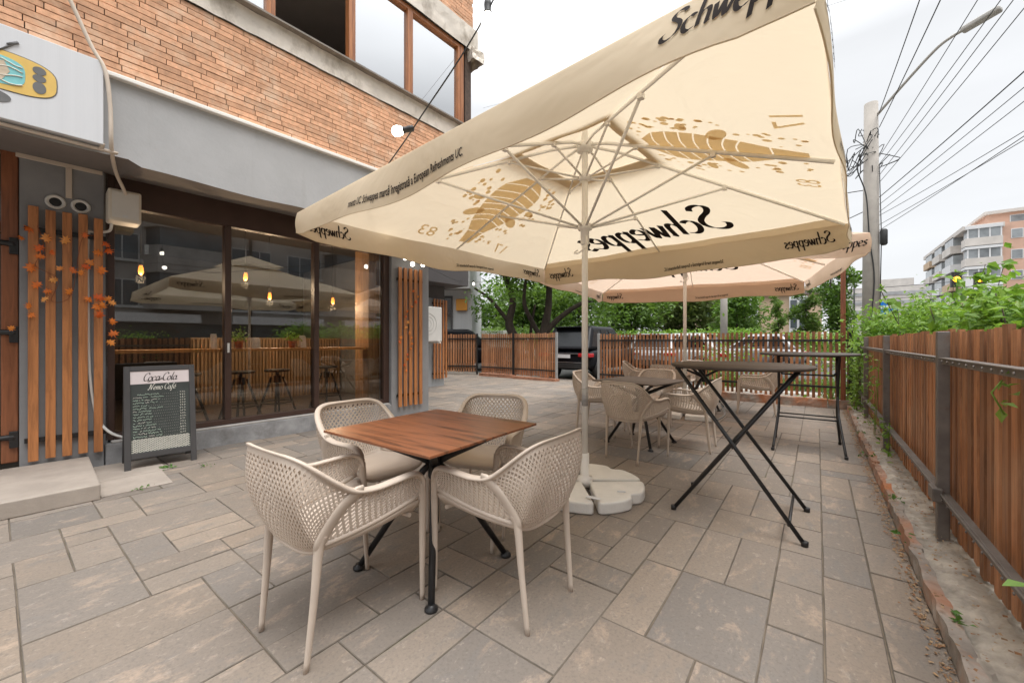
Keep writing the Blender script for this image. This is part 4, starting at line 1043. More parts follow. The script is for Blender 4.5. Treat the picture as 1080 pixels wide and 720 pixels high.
for s, d, z, lab in ((1.02, -.9, 2.02, 'amber lamp hanging in the left pane'), (2.10, -.95, 2.08, 'amber lamp hanging high in the middle pane'), (2.62, -1.6, 1.90, 'amber lamp hanging low beside the right upright'), (3.40, -1.1, 1.85, 'amber lamp hanging in the right pane')):
    t = thing('pendant_lamp', FL(d, s, z), FR, lab, 'lamp', 'amber pendant lamps inside the shop')
    b = MB(); b.tube([(0,0,.14), (0,0,2.86-z)], .004, 6); b.build('cord', M['black'], t)
    b = MB(); b.lathe([(.018,.06),(.022,.07),(.022,.12),(.008,.14)], n=14); b.build('lamp_holder', M['black'], t)
    b = MB(); b.lathe([(0,-.05),(.018,-.04),(.026,-.01),(.022,.03),(.014,.062)], n=16); b.build('bulb', M['filament'], t)
    li = bpy.data.lights.new('lamp light', 'POINT'); li.energy = 17; li.color = (1, .72, .45); li.shadow_soft_size = .05; lo_ = bpy.data.objects.new('lamp_light', li); COL.objects.link(lo_); lo_.parent = t; lo_.location = (0, 0, -.10)

# ---- festoon lights
fs = thing('festoon_lights', FL(.95, 4.6, 4.0), 0, 'black festoon cable with round lit bulbs from the building corner to the right hand slats', 'string lights')
fo = fs.location.copy()
cp_ = [Vector((-1.02, 1.66, 3.55)), Vector((-1.32, 1.52, 2.86)), Vector((-1.93, 1.54, 2.475)), Vector((-2.75, 1.80, 2.36)), Vector((-3.20, 2.16, 2.33)), Vector((-4.85, 3.72, 2.52)), FL(.25, 4.10, 2.47), FL(.12, 4.42, 2.42), Vector((-7.2, 7.2, 2.7)), Vector((-7.9, 9.0, 2.95))]
pth = smooth_path(cp_, 8)
b = MB(); b.tube([p-fo for p in pth], .0045, 6); b.build('cable', M['cable'], fs)
def fbulb(p, down=True, d=None):
    d = Vector(d) if d else Vector((0,0,-1)); q = d.to_track_quat('Z', 'Y').to_matrix().to_4x4()
    h = MB(); h.lathe([(.006,-.005),(.017,.0),(.019,.02),(.016,.05),(.021,.055),(.021,.062)], tuple(p-fo), n=14, M=q); ho = h.build('lamp_holder', M['black'], fs)
    g = MB(); g.lathe([(.014,.058),(.026,.075),(.031,.095),(.027,.117),(.015,.128),(0,.131)], tuple(p-fo), n=18, M=q); g.build('bulb', M['bulb'], ho)
fbulb(cp_[1]+Vector((0,0,.05))); fbulb(cp_[2], d=(-.75,-.55,-.15)); fbulb(cp_[4]); fbulb(cp_[5]); fbulb(FL(.2, 4.05, 2.50)); fbulb(FL(.16, 4.28, 2.53)); fbulb(Vector((-7.55, 8.1, 2.86)))

# ---- fences
def picket(mb, p0, p1, z0, z1, pitch, w, th, rg, off):
    d = (Vector(p1)-Vector(p0)); L = d.length; d.normalize(); nrm = Vector((d.y, -d.x))
    n = int(L/pitch); ang = math.atan2(d.y, d.x)
    for i in range(n):
        c = Vector(p0)+d*(i+.5)*pitch; mt = Matrix.Translation((c.x, c.y, 0)) @ Matrix.Rotation(ang+rg.uniform(-.05, .05), 4, 'Z')
        ww = w*rg.uniform(.93, 1.05); a_, b_ = z0+rg.uniform(-.015, .02), z1+rg.uniform(-.014, .014)
        mb.box((-ww/2, off, a_), (ww/2, off+th, b_), mt)
rg = random.Random(21)
fx = .588
rf = thing('picket_fence', (fx, 3.2, 0), 0, 'long red brown picket fence on the right with grey steel posts and rails', 'fence')
posts_y = [-1.5, .95, 3.275, 5.60, 7.75, 8.95]
b = MB(); picket(b, (.03, -5.2), (.03, 5.85), .09, 1.255, .098, .062, .022, rg, -.022); b.build('picket_panel', M['fence_wood'], rf)
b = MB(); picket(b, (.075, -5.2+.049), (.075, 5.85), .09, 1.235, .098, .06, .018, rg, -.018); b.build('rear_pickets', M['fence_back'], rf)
for y in posts_y:
    b = MB(); b.box((-.05, y-3.2-.024, .06), (.001, y-3.2+.024, 1.25)); po = b.build('post', M['steel'], rf, bevel=.004)
    b = MB(); b.box((-.075, y-3.2-.06, .295), (-.03, y-3.2+.06, .37)); b.build('clamp', M['steel'], po, bevel=.006)
for z in (.325, 1.085):
    for ya, yb in zip(posts_y[:-1], posts_y[1:]):
        b = MB(); b.box((-.034, ya-3.2+.03, z-.018), (-.001, yb-3.2-.03, z+.02)); b.box((-.046, ya-3.2+.03, z+.012), (-.034, yb-3.2-.03, z+.02))
        r_ = b.build('rail', M['steel'], rf, bevel=.003)
        b = MB(); y = ya+.08
        while y < yb-.05: b.lathe([(.007,0),(.006,.004),(0,.006)], (-.0465, y-3.2, z+.0), n=8, M=Matrix.Rotation(R(-90), 4, 'Y')); y += .112
        b.build('rivets', M['steel'], r_)
def fence(p0, p1, z0, z1, pitch, w, wood_, label, posts, seed, post_m='black_metal', rails=(.25, 1.22)):
    p0 = Vector(p0); p1 = Vector(p1); d = p1-p0; L = d.length; ang = math.atan2(d.y, d.x)
    t = thing('picket_fence', (p0.x, p0.y, 0), ang, label, 'fence'); rr4 = random.Random(seed)
    b = MB(); picket(b, (0, 0), (L, 0), z0, z1, pitch, w, .02, rr4, .003); b.build('picket_panel', M[wood_], t)
    for z in rails:
        b = MB(); b.box((0, -.03, z-.018), (L, .0, z+.018)); b.build('rail', M['black_metal'], t)
    for x, m in posts:
        b = MB(); b.box((x-.03, -.035, 0), (x+.03, .025, z1+.02)); b.build('post', M[m], t, bevel=.004)
    return t
fence((-4.33, 9.22), (.50, 9.22), .16, 1.355, .083, .046, 'fence_wood', 'brown picket fence across the back between the car gap and the corner post', [(.0, 'galv'), (4.8, 'black_metal')], 31, rails=(.36, 1.20))
fence((-9.2, 10.25), (-6.08, 10.12), .10, 1.42, .088, .058, 'gate_wood', 'orange picket fence section left of the car gap with a black centre post', [(1.45, 'black_metal'), (3.1, 'galv')], 32, rails=(.30, 1.26))
fence((-10.7, 9.6), (-9.5, 10.42), .10, 1.42, .09, .058, 'gate_wood', 'short orange picket fence section angled beside the dark slats', [(1.42, 'black_metal')], 33, rails=(.30, 1.26))
b = MB(); b.box((-.035, -.035, 0), (.035, .035, 2.9)); tag(b.build('timber_post', M['post_wood'], loc=(.36, 9.12, 0), bevel=.004), 'tall slim red brown post in the fence corner beside the peach parasol', 'post')

# ---- plants, trees
def leaf_cloud(mb, pts, size, rg, flat=.0, fold=.25, wdt=.55):
    for p in pts:
        s = size*rg.uniform(.42, 1.42)
        m3 = Matrix.Rotation(rg.uniform(0, 6.28), 3, 'Z') @ Matrix.Rotation(rg.gauss(0, .55)+flat, 3, 'X') @ Matrix.Rotation(rg.gauss(0, .5), 3, 'Y')
        w = s*wdt*.5
        mb.add([p+m3 @ Vector(q) for q in ((0,0,0),(w,s*.45,fold*w),(0,s,-.15*s),(-w,s*.45,fold*w))], [(0,1,2),(0,2,3)])
def crown_pts(rg, clumps, per):
    o = []
    for c, r_ in clumps:
        for _ in range(int(per*r_*r_)):
            v = Vector((rg.gauss(0,1), rg.gauss(0,1), rg.gauss(0,1))).normalized()*r_*(rg.random()**.45)
            v.z *= .8; o.append(c+v)
    return o
def tree(name, label, loc, rotz, clumps, limbs, leaf, size, per, seed, cat='tree', group=None):
    t = thing(name, loc, rotz, label, cat, group); rg = random.Random(seed)
    b = MB()
    for pts, r0_, r1_ in limbs:
        p = smooth_path(pts, 5); b.tube(p, [r0_+(r1_-r0_)*i/(len(p)-1) for i in range(len(p))], 9)
    b.build('trunk', M['trunk'], t)
    b = MB(); leaf_cloud(b, crown_pts(rg, clumps, per), size, rg); b.build('crown', M[leaf], t, recalc=False)
    return t
def rnd_clumps(rg, n, c, rad, r0_, r1_, shell=.55):
    o = []
    for _ in range(n):
        v = Vector((rg.gauss(0,1), rg.gauss(0,1), rg.gauss(0,1))).normalized()*(shell+(1-shell)*rg.random())
        o.append((Vector(c)+Vector((v.x*rad[0], v.y*rad[1], v.z*rad[2])), rg.uniform(r0_, r1_)))
    return o
rgt = random.Random(77)
cl = rnd_clumps(rgt, 56, (0,0,5.5), (4.2,4.2,1.9), .7, 1.2, .35) + [(Vector((-2.2,-2.2,2.75)), .65), (Vector((-1.0,-2.6,2.9)), .55), (Vector((2.6,-.6,2.6)), .9), (Vector((3.6,1.0,2.4)), .9), (Vector((1.6,1.9,2.2)), .8), (Vector((-2.6,1.5,2.6)), .8), (Vector((3.0,2.2,1.7)), .7)]
tree('street_tree', 'spreading tree with dark forked trunks behind the back fence, above the black car', (-9.6, 14.2, 0), R(37), cl,
     [([(-.9,.0,0),(-.75,0,.9),(-1.15,0,1.9),(-1.0,.1,3.0),(-1.6,.2,4.6)], .26, .10), ([(.25,.1,0),(.25,.1,.7),(.35,.1,1.6),(.55,.1,2.7),(.6,.2,4.6)], .30, .10), ([(.3,.1,1.2),(-.1,0,1.9),(-.5,-.2,2.8),(-.4,0,4.0)], .13, .06), ([(.4,.1,1.5),(.95,.0,2.1),(1.9,-.2,2.75),(3.0,-.3,3.0)], .15, .06), ([(-.1,.4,0),(-.2,.5,1.5),(.0,.6,2.8)], .10, .05), ([(-1.1,0,1.9),(-1.9,-.2,2.9),(-2.6,-.4,3.4)], .10, .04)], 'leaf_dark', .22, 190, 5)
# row of bushy trees across the back, each a little different
def bushy(loc, h, w, leaf, lab, seed, size=.2, low=.1):
    rg2 = random.Random(seed); cl2 = rnd_clumps(rg2, 26, (0,0,(h+low)/2), (w*.75, w*.75, (h-low)/2*.8), w*.26, w*.46, .3)
    return tree('bushy_tree', lab, loc, rg2.uniform(0, 6), cl2, [([(0,0,0),(.05,0,1.0),(0,.1,h*.6)], .14, .06), ([(0,0,1.0),(.4,.1,2.0),(.7,.2,h*.7)], .08, .03)], leaf, size*1.2, 165*(2.2/w)**.6, seed, group='trees across the back')
bushy((-15.2, 21, 0), 6.2, 2.8, 'leaf_mid', 'dark green tree just right of the white cladding behind the fence', 41, .24)
bushy((-12.4, 23.5, 0), 6.5, 3.0, 'leaf_mid', 'mid green tree seen between the forked trunks', 42, .24)
bushy((-16.2, 26.5, 0), 7.2, 3.2, 'leaf_mid', 'pale green tree far behind the forked trunks', 51, .28)
bushy((-9.6, 26, 0), 6.6, 3.0, 'leaf_mid', 'leafy tree right of the black car roof', 43, .24)
bushy((-12.2, 30, 0), 7.4, 3.4, 'leaf_mid', 'tall tree behind the grey car roof', 44, .26)
bushy((-9.0, 31, 0), 7.0, 3.2, 'leaf_olive', 'olive green tree left of the second parasol pole', 45, .26)
bushy((-6.9, 29.5, 0), 6.6, 2.7, 'leaf_olive', 'olive tree directly behind the second parasol pole', 46, .26)
bushy((-5.2, 33, 0), 7.0, 3.0, 'leaf_mid', 'green tree left of the concrete post under the peach canopy', 47, .26)
bushy((-3.9, 27.5, 0), 5.4, 1.8, 'leaf_dark', 'narrow dark tree right of the concrete post', 48, .22)
bushy((-20, 24, 0), 6.4, 3.0, 'leaf_dark', 'dark tree half behind the white cladding', 52, .26)
def hedge(a, b_, h, w, lab, seed, n, leaf='leaf_bright'):
    a = Vector(a); b_ = Vector(b_); rg2 = random.Random(seed); m = MB(); L = (b_-a).length; d = (b_-a)/L; nr_ = Vector((-d.y, d.x, 0))
    pts = [d*rg2.uniform(0, L)+nr_*rg2.gauss(0, w*.4)+Vector((0,0,h*min(1.06, rg2.random()**.6+.04*rg2.gauss(0,1)))) for _ in range(n)]
    leaf_cloud(m, pts, .16, rg2); tag(m.build('hedge', M[leaf], loc=a, recalc=False), lab, 'hedge')
hedge((-16, 23.6, 0), (-2.2, 23.0, 0), 1.75, .9, 'long yellow green hedge low behind the parked cars', 71, 9000)
hedge((-18, 16.5, 0), (-10.5, 19.5, 0), 1.9, 1.2, 'dense hedge behind the forked trunks left of the black car', 72, 6000, 'leaf_mid')
hedge((-2.2, 24.6, 0), (1.6, 24.2, 0), 1.55, .8, 'short hedge in front of the small trees by the tan building', 73, 2500)
def slim(loc, h, w, lab, seed, leaf='leaf_mid', low=.8):
    rg2 = random.Random(seed); cl2 = [(Vector((rg2.gauss(0, w*.22), rg2.gauss(0, w*.22), low+(h-low)*k/12)), w*(.16+.24*math.sin(math.pi*(k+.8)/13.5))) for k in range(13)]
    return tree('slim_tree', lab, loc, 0, cl2, [([(0,0,0),(0,.03,1),(.02,0,h*.85)], .09, .03)], leaf, .2, 1150, seed, group='small trees by the tan building')
slim((-2.35, 36, 0), 4.9, 1.05, 'slender upright tree in front of the tan building, left of the pair', 61)
slim((-.62, 33, 0), 4.55, 1.5, 'round headed clipped tree in front of the tan building', 62)
slim((.62, 31, 0), 6.2, 2.0, 'taller dark tree right of the tan building beside the lamp pole', 63, 'leaf_dark')
# leafy shrubs behind the right fence
def shrub(loc, rx, ry, h, lab, seed, n=2600, size=.085):
    t = thing('leafy_shrub', loc, 0, lab, 'shrub', 'bright shrubs behind the right fence'); rg2 = random.Random(seed)
    b = MB()
    for _ in range(12):
        x, y = rg2.uniform(-rx, rx)*.7, rg2.uniform(-ry, ry)*.7; b.tube([(x*.4, y*.4, 0), (x*.7, y*.7, h*.5), (x*1.1, y*1.1, h*rg2.uniform(.8, 1.0))], [.014,.009,.004], 5)
    b.build('stems', M['trunk'], t)
    pts = []
    for _ in range(26):
        c = Vector((rg2.uniform(-rx, rx), rg2.uniform(-ry, ry), h*rg2.uniform(.45, .97))); c.z *= (1-.25*(c.y/ry)**2)
        for _ in range(n//26):
            v = Vector((rg2.gauss(0,.17), rg2.gauss(0,.2), rg2.gauss(0,.13))); pts.append(c+v)
    pts = [p for p in pts if p.x > -.48]
    b = MB(); leaf_cloud(b, pts, size, rg2); b.build('foliage', M['leaf_bright'], t, recalc=False)
    return t
SH = [((1.45, 5.0), 1.58, 'shrub over the right fence at the right edge of the picture'), ((1.42, 6.1), 1.62, 'shrub over the right fence between its second and third posts'), ((1.4, 7.4), 1.66, 'fine leaved shrub beside the blue road sign'), ((1.2, 8.9), 1.70, 'shrub at the fence corner below the concrete pole'), ((1.3, 10.4), 1.72, 'shrub beyond the fence corner in front of the concrete pole'), ((1.5, 1.2), 1.30, 'low shrub behind the right fence, seen only mirrored in the shop window')]
sh0 = []
for i, ((x, y), h, lab) in enumerate(SH):
    if i < 3: sh0.append((shrub((x, y, 0), .52, .72, h, lab, 80+i, 8200, .075 if i != 2 else .06), h))
    else:
        p, hp = sh0[i % 3]; dup(p, (x, y, 0), R(180)*(i % 2)+.1*i, lab, None, (1, 1, h/hp))
def shoots(loc, lab, seed, n, h0, h1, size, spread=.25, leaf='leaf_bright'):
    t = thing('leafy_shoots', loc, 0, lab, 'shoots', 'tall shoots rising above the right fence'); rg2 = random.Random(seed); sm_ = MB(); lf = MB()
    for _ in range(n):
        x, y = rg2.gauss(0, spread), rg2.gauss(0, spread*1.3); h = rg2.uniform(h0, h1); tip = Vector((x+rg2.gauss(0,.08), y+rg2.gauss(0,.08), h)); bs = Vector((x*.5, y*.5, .5))
        P = [bs.lerp(tip, k/9) for k in range(10)]; sm_.tube(P, [.006]*5+[.004]*5, 5)
        pts = []
        for k in range(3, 10):
            for _ in range(4): pts.append(P[k]+Vector((rg2.gauss(0,.03), rg2.gauss(0,.03), rg2.uniform(-.03, .03))))
        leaf_cloud(lf, pts, size, rg2, flat=-.35, wdt=.8)
    sm_.build('stems', M['trunk'], t); lf.build('foliage', M[leaf], t, recalc=False)
tree('leafy_shrub', 'tall dark shrub behind the right fence, seen only mirrored in the shop window', (1.9, -.2, 0), 0, rnd_clumps(random.Random(5), 14, (0,0,1.5), (.5,.7,.7), .3, .5), [([(0,0,0),(.05,0,.8),(0,.1,1.6)], .03, .01)], 'leaf_mid', .09, 1500, 5, 'shrub')
shoots((1.4, 8.5, 0), 'tall broad leaved shoots standing highest above the right fence', 91, 5, 1.95, 2.35, .15)
shoots((1.45, 7.1, 0), 'broad leaved shoots right of the tallest ones', 92, 6, 1.45, 1.72, .11, .35)
shoots((1.5, 5.9, 0), 'broad leaved shoots near the right edge of the picture', 93, 8, 1.5, 1.8, .10, .35)
def climber(loc, lab, n, seed, box_, size):
    t = MB(); rg2 = random.Random(seed); pts = [Vector((rg2.uniform(-box_[0], box_[0]), rg2.gauss(0, box_[1]), box_[2]*rg2.random()**.9)) for _ in range(n)]
    leaf_cloud(t, pts, size, rg2)
    for _ in range(max(1, n//60)):
        y = rg2.gauss(0, box_[1]); t.tube([(0, y*.5, 0), (rg2.uniform(-.03, .03), y*.8, box_[2]*.5), (0, y, box_[2]*rg2.uniform(.7, 1))], .003, 4)
    tag(t.build('climbing_plant', M['leaf_bright'], loc=loc, recalc=False), lab, 'climber', 'climbers growing through the right fence')
climber((.50, 8.55, .08), 'leafy climber filling the fence corner', 620, 5, (.08, .26, 1.15), .055)
climber((.535, 6.7, .08), 'sparse climber on the right fence before the corner', 160, 6, (.03, .45, .95), .05)
climber((.54, 5.35, .08), 'few leaves low on the second fence post', 70, 7, (.03, .2, .35), .045)
climber((.56, 2.30, .92), 'single leafy sprig poking through the near fence', 9, 8, (.02, .06, .16), .045)
wd_ = MB(); rg = random.Random(66)
for x, y, n in ((.43, 3.9, 14), (.44, 2.35, 12), (.40, 5.2, 10), (.40, 6.4, 12), (-4.86, 1.0, 26), (-4.35, .75, 12), (.38, 3.2, 8), (.47, 7.6, 14), (-4.6, 1.25, 10)):
    pts = [Vector((x+rg.gauss(0,.03), y+rg.gauss(0,.04), .01+(.07 if x > .3 else 0))) for _ in range(n)]; leaf_cloud(wd_, pts, .034, rg, .3)
tag(wd_.build('weeds', M['weed'], recalc=False), kind='stuff')
lt_ = MB()
for _ in range(2600):
    y = rg.uniform(1.0, 9); x = .375+rg.gauss(0,.022) if rg.random() < .75 else rg.uniform(.46, .6); s = rg.uniform(.003, .010)
    z = .006 if x < .4 else .105; a_ = Matrix.Rotation(rg.uniform(0, 6.28), 3, 'Z') @ Matrix.Rotation(rg.gauss(0, .4), 3, 'X')
    lt_.add([Vector((x, y, z))+a_ @ Vector(q) for q in ((-s,-s*.5,0),(s,-s*.5,.002),(s*.8,s*.5,0),(-s,s*.4,.002))], [(0,1,2,3)])
tag(lt_.build('dry_litter', M['litter'], recalc=False), kind='stuff')
gr = MB(); pts = [Vector((rg.uniform(.1, 3), rg.uniform(9.5, 10.4), .0)) for _ in range(600)]+[Vector((rg.uniform(-2.5, .9), rg.uniform(11.6, 13.5), .0)) for _ in range(2500)]
for p in pts:
    s = rg.uniform(.06, .3); a_ = rg.uniform(0, 6.28); d = Vector((math.cos(a_), math.sin(a_), 0)); gr.add([p-d*.012, p+d*.012, p+Vector((rg.gauss(0,.06), rg.gauss(0,.06), s))], [(0,1,2)])
tag(gr.build('verge_grass', M['grass'], recalc=False), kind='stuff')
for x, y, lab in ((.5, 10.3, 'low green bush behind the corner post'), (-1.9, 11.8, 'low green bush behind the pale pavement')):
    t = MB(); rg2 = random.Random(int(x*50)); leaf_cloud(t, [Vector((rg2.gauss(0,.4), rg2.gauss(0,.35), abs(rg2.gauss(.55,.35)))) for _ in range(900)], .09, rg2); tag(t.build('low_bush', M['leaf_bright'], loc=(x, y, 0), recalc=False), lab, 'bush', 'low bushes behind the back fence')

# ---- parked cars
def car(loc, rotz, paint, kind, label):
    """origin under the rear bumper, nose towards +y"""
    t = thing('parked_car', (*loc, 0), rotz, label, 'car', 'parked cars beyond the fences')
    L, Wd, H, belt, hood = (4.6, 1.86, 1.66, .94, .96) if kind == 'suv' else (4.25, 1.76, 1.46, .90, .86)
    hw = Wd/2
    secs = [(0.0,.86,.40,.72),(.06,.94,.30,belt-.16),(.22,.98,.27,belt-.02),(.9,1.0,.25,belt),(2.2,1.0,.24,belt),(L-1.35,1.0,.25,belt-.02),(L-.75,.97,.26,hood-.04),(L-.2,.88,.30,hood-.16),(L,.74,.40,hood-.32)]
    b = MB(); rings = []
    for y, k, zb, zt in secs:
        w = hw*k; pr = [(-w*.85,zb),(-w*.97,zb+.10),(-w,(zb+zt)/2),(-w*.985,zt-.09),(-w*.93,zt),(-w*.5,zt+.012),(w*.5,zt+.012),(w*.93,zt),(w*.985,zt-.09),(w,(zb+zt)/2),(w*.97,zb+.10),(w*.85,zb)]
        rings.append([(x, y, z) for x, z in pr])
    n = 12; vs = [p for r_ in rings for p in r_]; fs_ = [(i*n+k, i*n+(k+1) % n, (i+1)*n+(k+1) % n, (i+1)*n+k) for i in range(len(rings)-1) for k in range(n)]
    fs_ += [tuple(range(n)), tuple(range((len(rings)-1)*n, len(rings)*n))]
    b.add(vs, fs_, True); body = b.build('body', M[paint], t, bevel=0)
    md = body.modifiers.new('sub', 'SUBSURF'); md.levels = 1; md.render_levels = 1
    # cabin
    rf_, rb_ = (.52, .05) if kind == 'suv' else (.75, .28); hf = L-1.5
    def cab(inset, z0, z1, m, name, lo=0.0):
        b = MB(); w0, w1 = hw*.925-inset, hw*.74-inset
        y0a, y0b, y1a, y1b = rb_, hf, rf_+.05, hf-.85
        A = [(-w0,y0a,z0),(w0,y0a,z0),(w0,y0b,z0),(-w0,y0b,z0)]; B = [(-w1,y1a,z1),(w1,y1a,z1),(w1*.94,y1b,z1),(-w1*.94,y1b,z1)]
        b.add(A+B, [(0,3,2,1),(4,5,6,7),(0,1,5,4),(1,2,6,5),(2,3,7,6),(3,0,4,7)]); o = b.build(name, m, t, bevel=.11, seg=4)
        return A, B
    A, B = cab(0, belt-.03, H, M[paint], 'cabin')
    A = [Vector(p) for p in A]; B = [Vector(p) for p in B]
    def pane(p0, p1, q1, q0, u0, u1, v0, v1, name, nrm):
        b = MB(); P = lambda u, v: p0.lerp(p1, u).lerp(q0.lerp(q1, u), v)+Vector(nrm)*.006
        poly = [P(u0, v0), P(u1, v0), P(u1-.02, v1), P(u0+.02, v1)]; b.add(poly+[p-Vector(nrm)*.02 for p in poly], [(0,1,2,3),(4,7,6,5),(0,4,5,1),(1,5,6,2),(2,6,7,3),(3,7,4,0)]); b.build(name, M['car_glass'], t)
    pane(A[0], A[1], B[1], B[0], .09, .91, .14, .86, 'rear_window', (0,-1,.3)); pane(A[3], A[2], B[2], B[3], .07, .93, .08, .9, 'windscreen', (0,1,.5))
    for i, j, sg in ((1, 2, 1), (3, 0, -1)):
        for u0, u1 in ((.06,.30),(.325,.60),(.62,.88)): pane(A[i], A[j], B[j], B[i], u0, u1, .14, .84, 'side_window', (sg, 0, .25))
    for sx in (-1, 1):
        b = MB(); b.box((min(sx*hw*.98, sx*hw*.56), -.012, belt-.24), (max(sx*hw*.98, sx*hw*.56), .10, belt-.13)); b.box((min(sx*hw*.985, sx*hw*.90), .0, belt-.25), (max(sx*hw*.985, sx*hw*.90), .28, belt-.13)); b.build('tail_light', M['tail'], t, bevel=.02)
        b = MB(); b.box((min(sx*hw*.82, sx*hw*.5), L-.14, hood-.30), (max(sx*hw*.82, sx*hw*.5), L-.01, hood-.18)); b.build('headlight', M['far_frame'], t, bevel=.03)
        b = MB(); b.cbox((sx*(hw+.06), hf-.75, belt+.06), (.16,.10,.13)); b.build('wing_mirror', M[paint], t, bevel=.03)
        for y in (.82, L-.88):
            r_ = .34 if kind == 'suv' else .31
            rt = Matrix.Rotation(R(90*sx), 4, 'Y')
            b = MB(); b.lathe([(r_+.055,-.16),(r_+.055,.01),(r_+.02,.012),(r_+.02,-.1)], (sx*(hw-.005), y, r_+.01), 28, rt); b.build('wheel_arch', M['black'], t)
            b = MB(); b.lathe([(r_*.66,-.2),(r_-.02,-.2),(r_,-.17),(r_,-.02),(r_-.03,.008),(r_*.68,.0)], (sx*(hw-.005), y, r_), 28, rt); wh = b.build('wheel', M['tyre'], t)
            b = MB(); b.lathe([(r_*.67,-.03),(r_*.66,-.005),(r_*.58,-.03),(.0,-.045)], (sx*(hw-.005), y, r_), 28, rt)
            for k in range(5):
                a_ = Matrix.Translation((sx*(hw-.02), y, r_)) @ Matrix.Rotation(R(72*k), 4, 'X'); b.box((-.02, -.03, .04), (.02, .03, r_*.63), a_)
            b.build('rim', M['rim'], wh)
    b = MB(); b.box((-hw*.62, rf_-.16, H-.055), (hw*.62, rf_+.25, H-.02)); b.build('roof_spoiler', M[paint], t, bevel=.015)
    b = MB(); b.box((-hw*.8, -.03, .34), (hw*.8, .05, .50)); b.build('bumper_trim', M['black'], t, bevel=.02)
    b = MB(); b.box((-.26, -.035, .66), (.26, -.01, .77)); b.build('number_plate', M['paper'], t)
    b = MB(); b.box((-hw*.55, -.02, belt-.155), (hw*.55, .05, belt-.135)); b.box((-hw*.7, -.034, .52), (hw*.7, .03, .54)); b.build('chrome_strip', M['rim'], t)
    return t
car((-6.25, 10.75), R(-1), 'car_black', 'suv', 'black estate car seen from behind in the gap between the fences')
car((-13.4, 10.9), R(-50), 'car_black', 'suv', 'black car whose roof shows above the angled fence on the left')
car((-4.75, 14.2), R(8), 'car_silver', 'hatch', 'silver car behind the left end of the back fence')
car((-2.3, 15.6), R(86), 'car_white', 'hatch', 'white car side on behind the middle of the back fence')
car((-6.0, 19.6), R(84), 'car_red', 'hatch', 'charcoal car farther off behind the back fence')
car((-.3, 19.5), R(88), 'car_silver', 'hatch', 'silver car farther off behind the bar tables')

# ---- buildings beyond the patio
def facade(mb_w, mb_f, face, x0, x1, z0, z1, n, m, inset, win):
    """n x m windows on a vertical face; face(x, z, out) -> 3D"""
    for i in range(n):
        for j in range(m):
            a, c = x0+(x1-x0)*(i+.5)/n, z0+(z1-z0)*(j+.5)/m; w, h = win
            for mb, g_, o0, o1 in ((mb_f, .08, .0, .05), (mb_w, 0, .0, .07)):
                P = [face(a+sx*(w/2+g_), c+sz*(h/2+g_), o) for o in (o0, o1) for sx, sz in ((-1,-1),(1,-1),(1,1),(-1,1))]
                mb.add(P, [(4,5,6,7),(0,1,5,4),(1,2,6,5),(2,3,7,6),(3,0,4,7)])
t = thing('apartment_block', (16.2, 81.7, 0), 0, 'pale seven storey apartment block with white balconies and orange brick, at the right edge', 'building')
b = MB(); b.box((.8, 1.2, 0), (30, 25, 16.6)); b.build('wall', M['block_pale'], t)
b = MB(); b.box((3.5, 0.9, 0), (30, 1.2, 17.0)); b.box((1.5, 3, 16.6), (30, 22, 17.2)); b.build('brick_wall', M['block_orange'], t)
b = MB(); b.box((2.6, 2.5, 16.6), (16, 20, 18.6)); b.build('roof_house', M['block_orange'], t)
b = MB(); b.box((-.2, .2, 16.4), (3.6, 26, 17.0)); b.box((2.2, 2, 18.6), (16.5, 20, 19.0)); b.build('parapet', M['block_pale'], t)
wnd = MB(); frm = MB()
facade(wnd, frm, lambda x, z, o: Vector((x, .9-o, z)), 3.9, 13, .3, 16.8, 5, 6, 0, (.9, 1.1))
facade(wnd, frm, lambda x, z, o: Vector((x, 2.5-o, z)), 4, 9, 16.9, 18.5, 2, 1, 0, (1.2, .9))
frm.build('window_frames', M['far_frame'], t); wnd.build('windows', M['block_window'], t)
for j in range(6):
    z = .3+j*2.75
    for nm, y0, y1, x0, x1 in (('balcony', .0, 2.0, .0, 3.4), ('balcony', 5, 10, -.5, .9), ('balcony', 12, 17, -.5, .9), ('balcony', 19, 24, -.5, .9)):
        b = MB(); b.box((x0, y0, z), (x1, y1, z+1.15)); bo = b.build(nm, [M['block_pale'], M['far_frame'], M['plaster_tan'], M['block_pale']][(j*3+int(y0)) % 4], t)
        if y0 == 0:
            g_ = MB(); g_.box((x0+.25, y0+.15, z+1.15), (x1-.1, y1, z+2.5)); g_.build('balcony_glazing', M['block_window'], bo)
            g_ = MB()
            for k in range(4): g_.box((x0+.2+k*1.0, y0+.1, z+1.15), (x0+.34+k*1.0, y0+.2, z+2.5))
            g_.box((x0, y0, z+2.4), (x1, y1, z+2.83)); g_.build('balcony_mullions', M['far_frame'], bo)
        else:
            g_ = MB(); g_.box((x0+.3, y0+.1, z+1.15), (x1-.1, y1-.1, z+2.5)); g_.build('balcony_glazing', M['block_window'], bo)
t = thing('tan_building', (-17, 57, 0), 0, 'two storey tan building with white window bays behind the small trees', 'building')
b = MB(); b.box((0, 0, 0), (17.4, 12, 6.5)); b.build('wall', M['plaster_tan'], t)
b = MB(); b.box((-.3, -.4, 6.5), (17.8, 12.3, 6.95)); b.build('roof_edge', pbr('grey brown roof edge', (.18,.15,.13), .9, .1, 2, 0), t)
for x in (9.6, 14.4):
    b = MB(); b.box((x, -.5, .2), (x+1.7, 0, 6.3)); bo = b.build('window_bay', M['far_frame'], t)
    g_ = MB(); facade(g_, MB(), lambda a, z, o: Vector((a, -.5-o, z)), x, x+1.7, .4, 6.2, 2, 3, 0, (.62, 1.3)); g_.build('bay_windows', M['far_window'], bo)
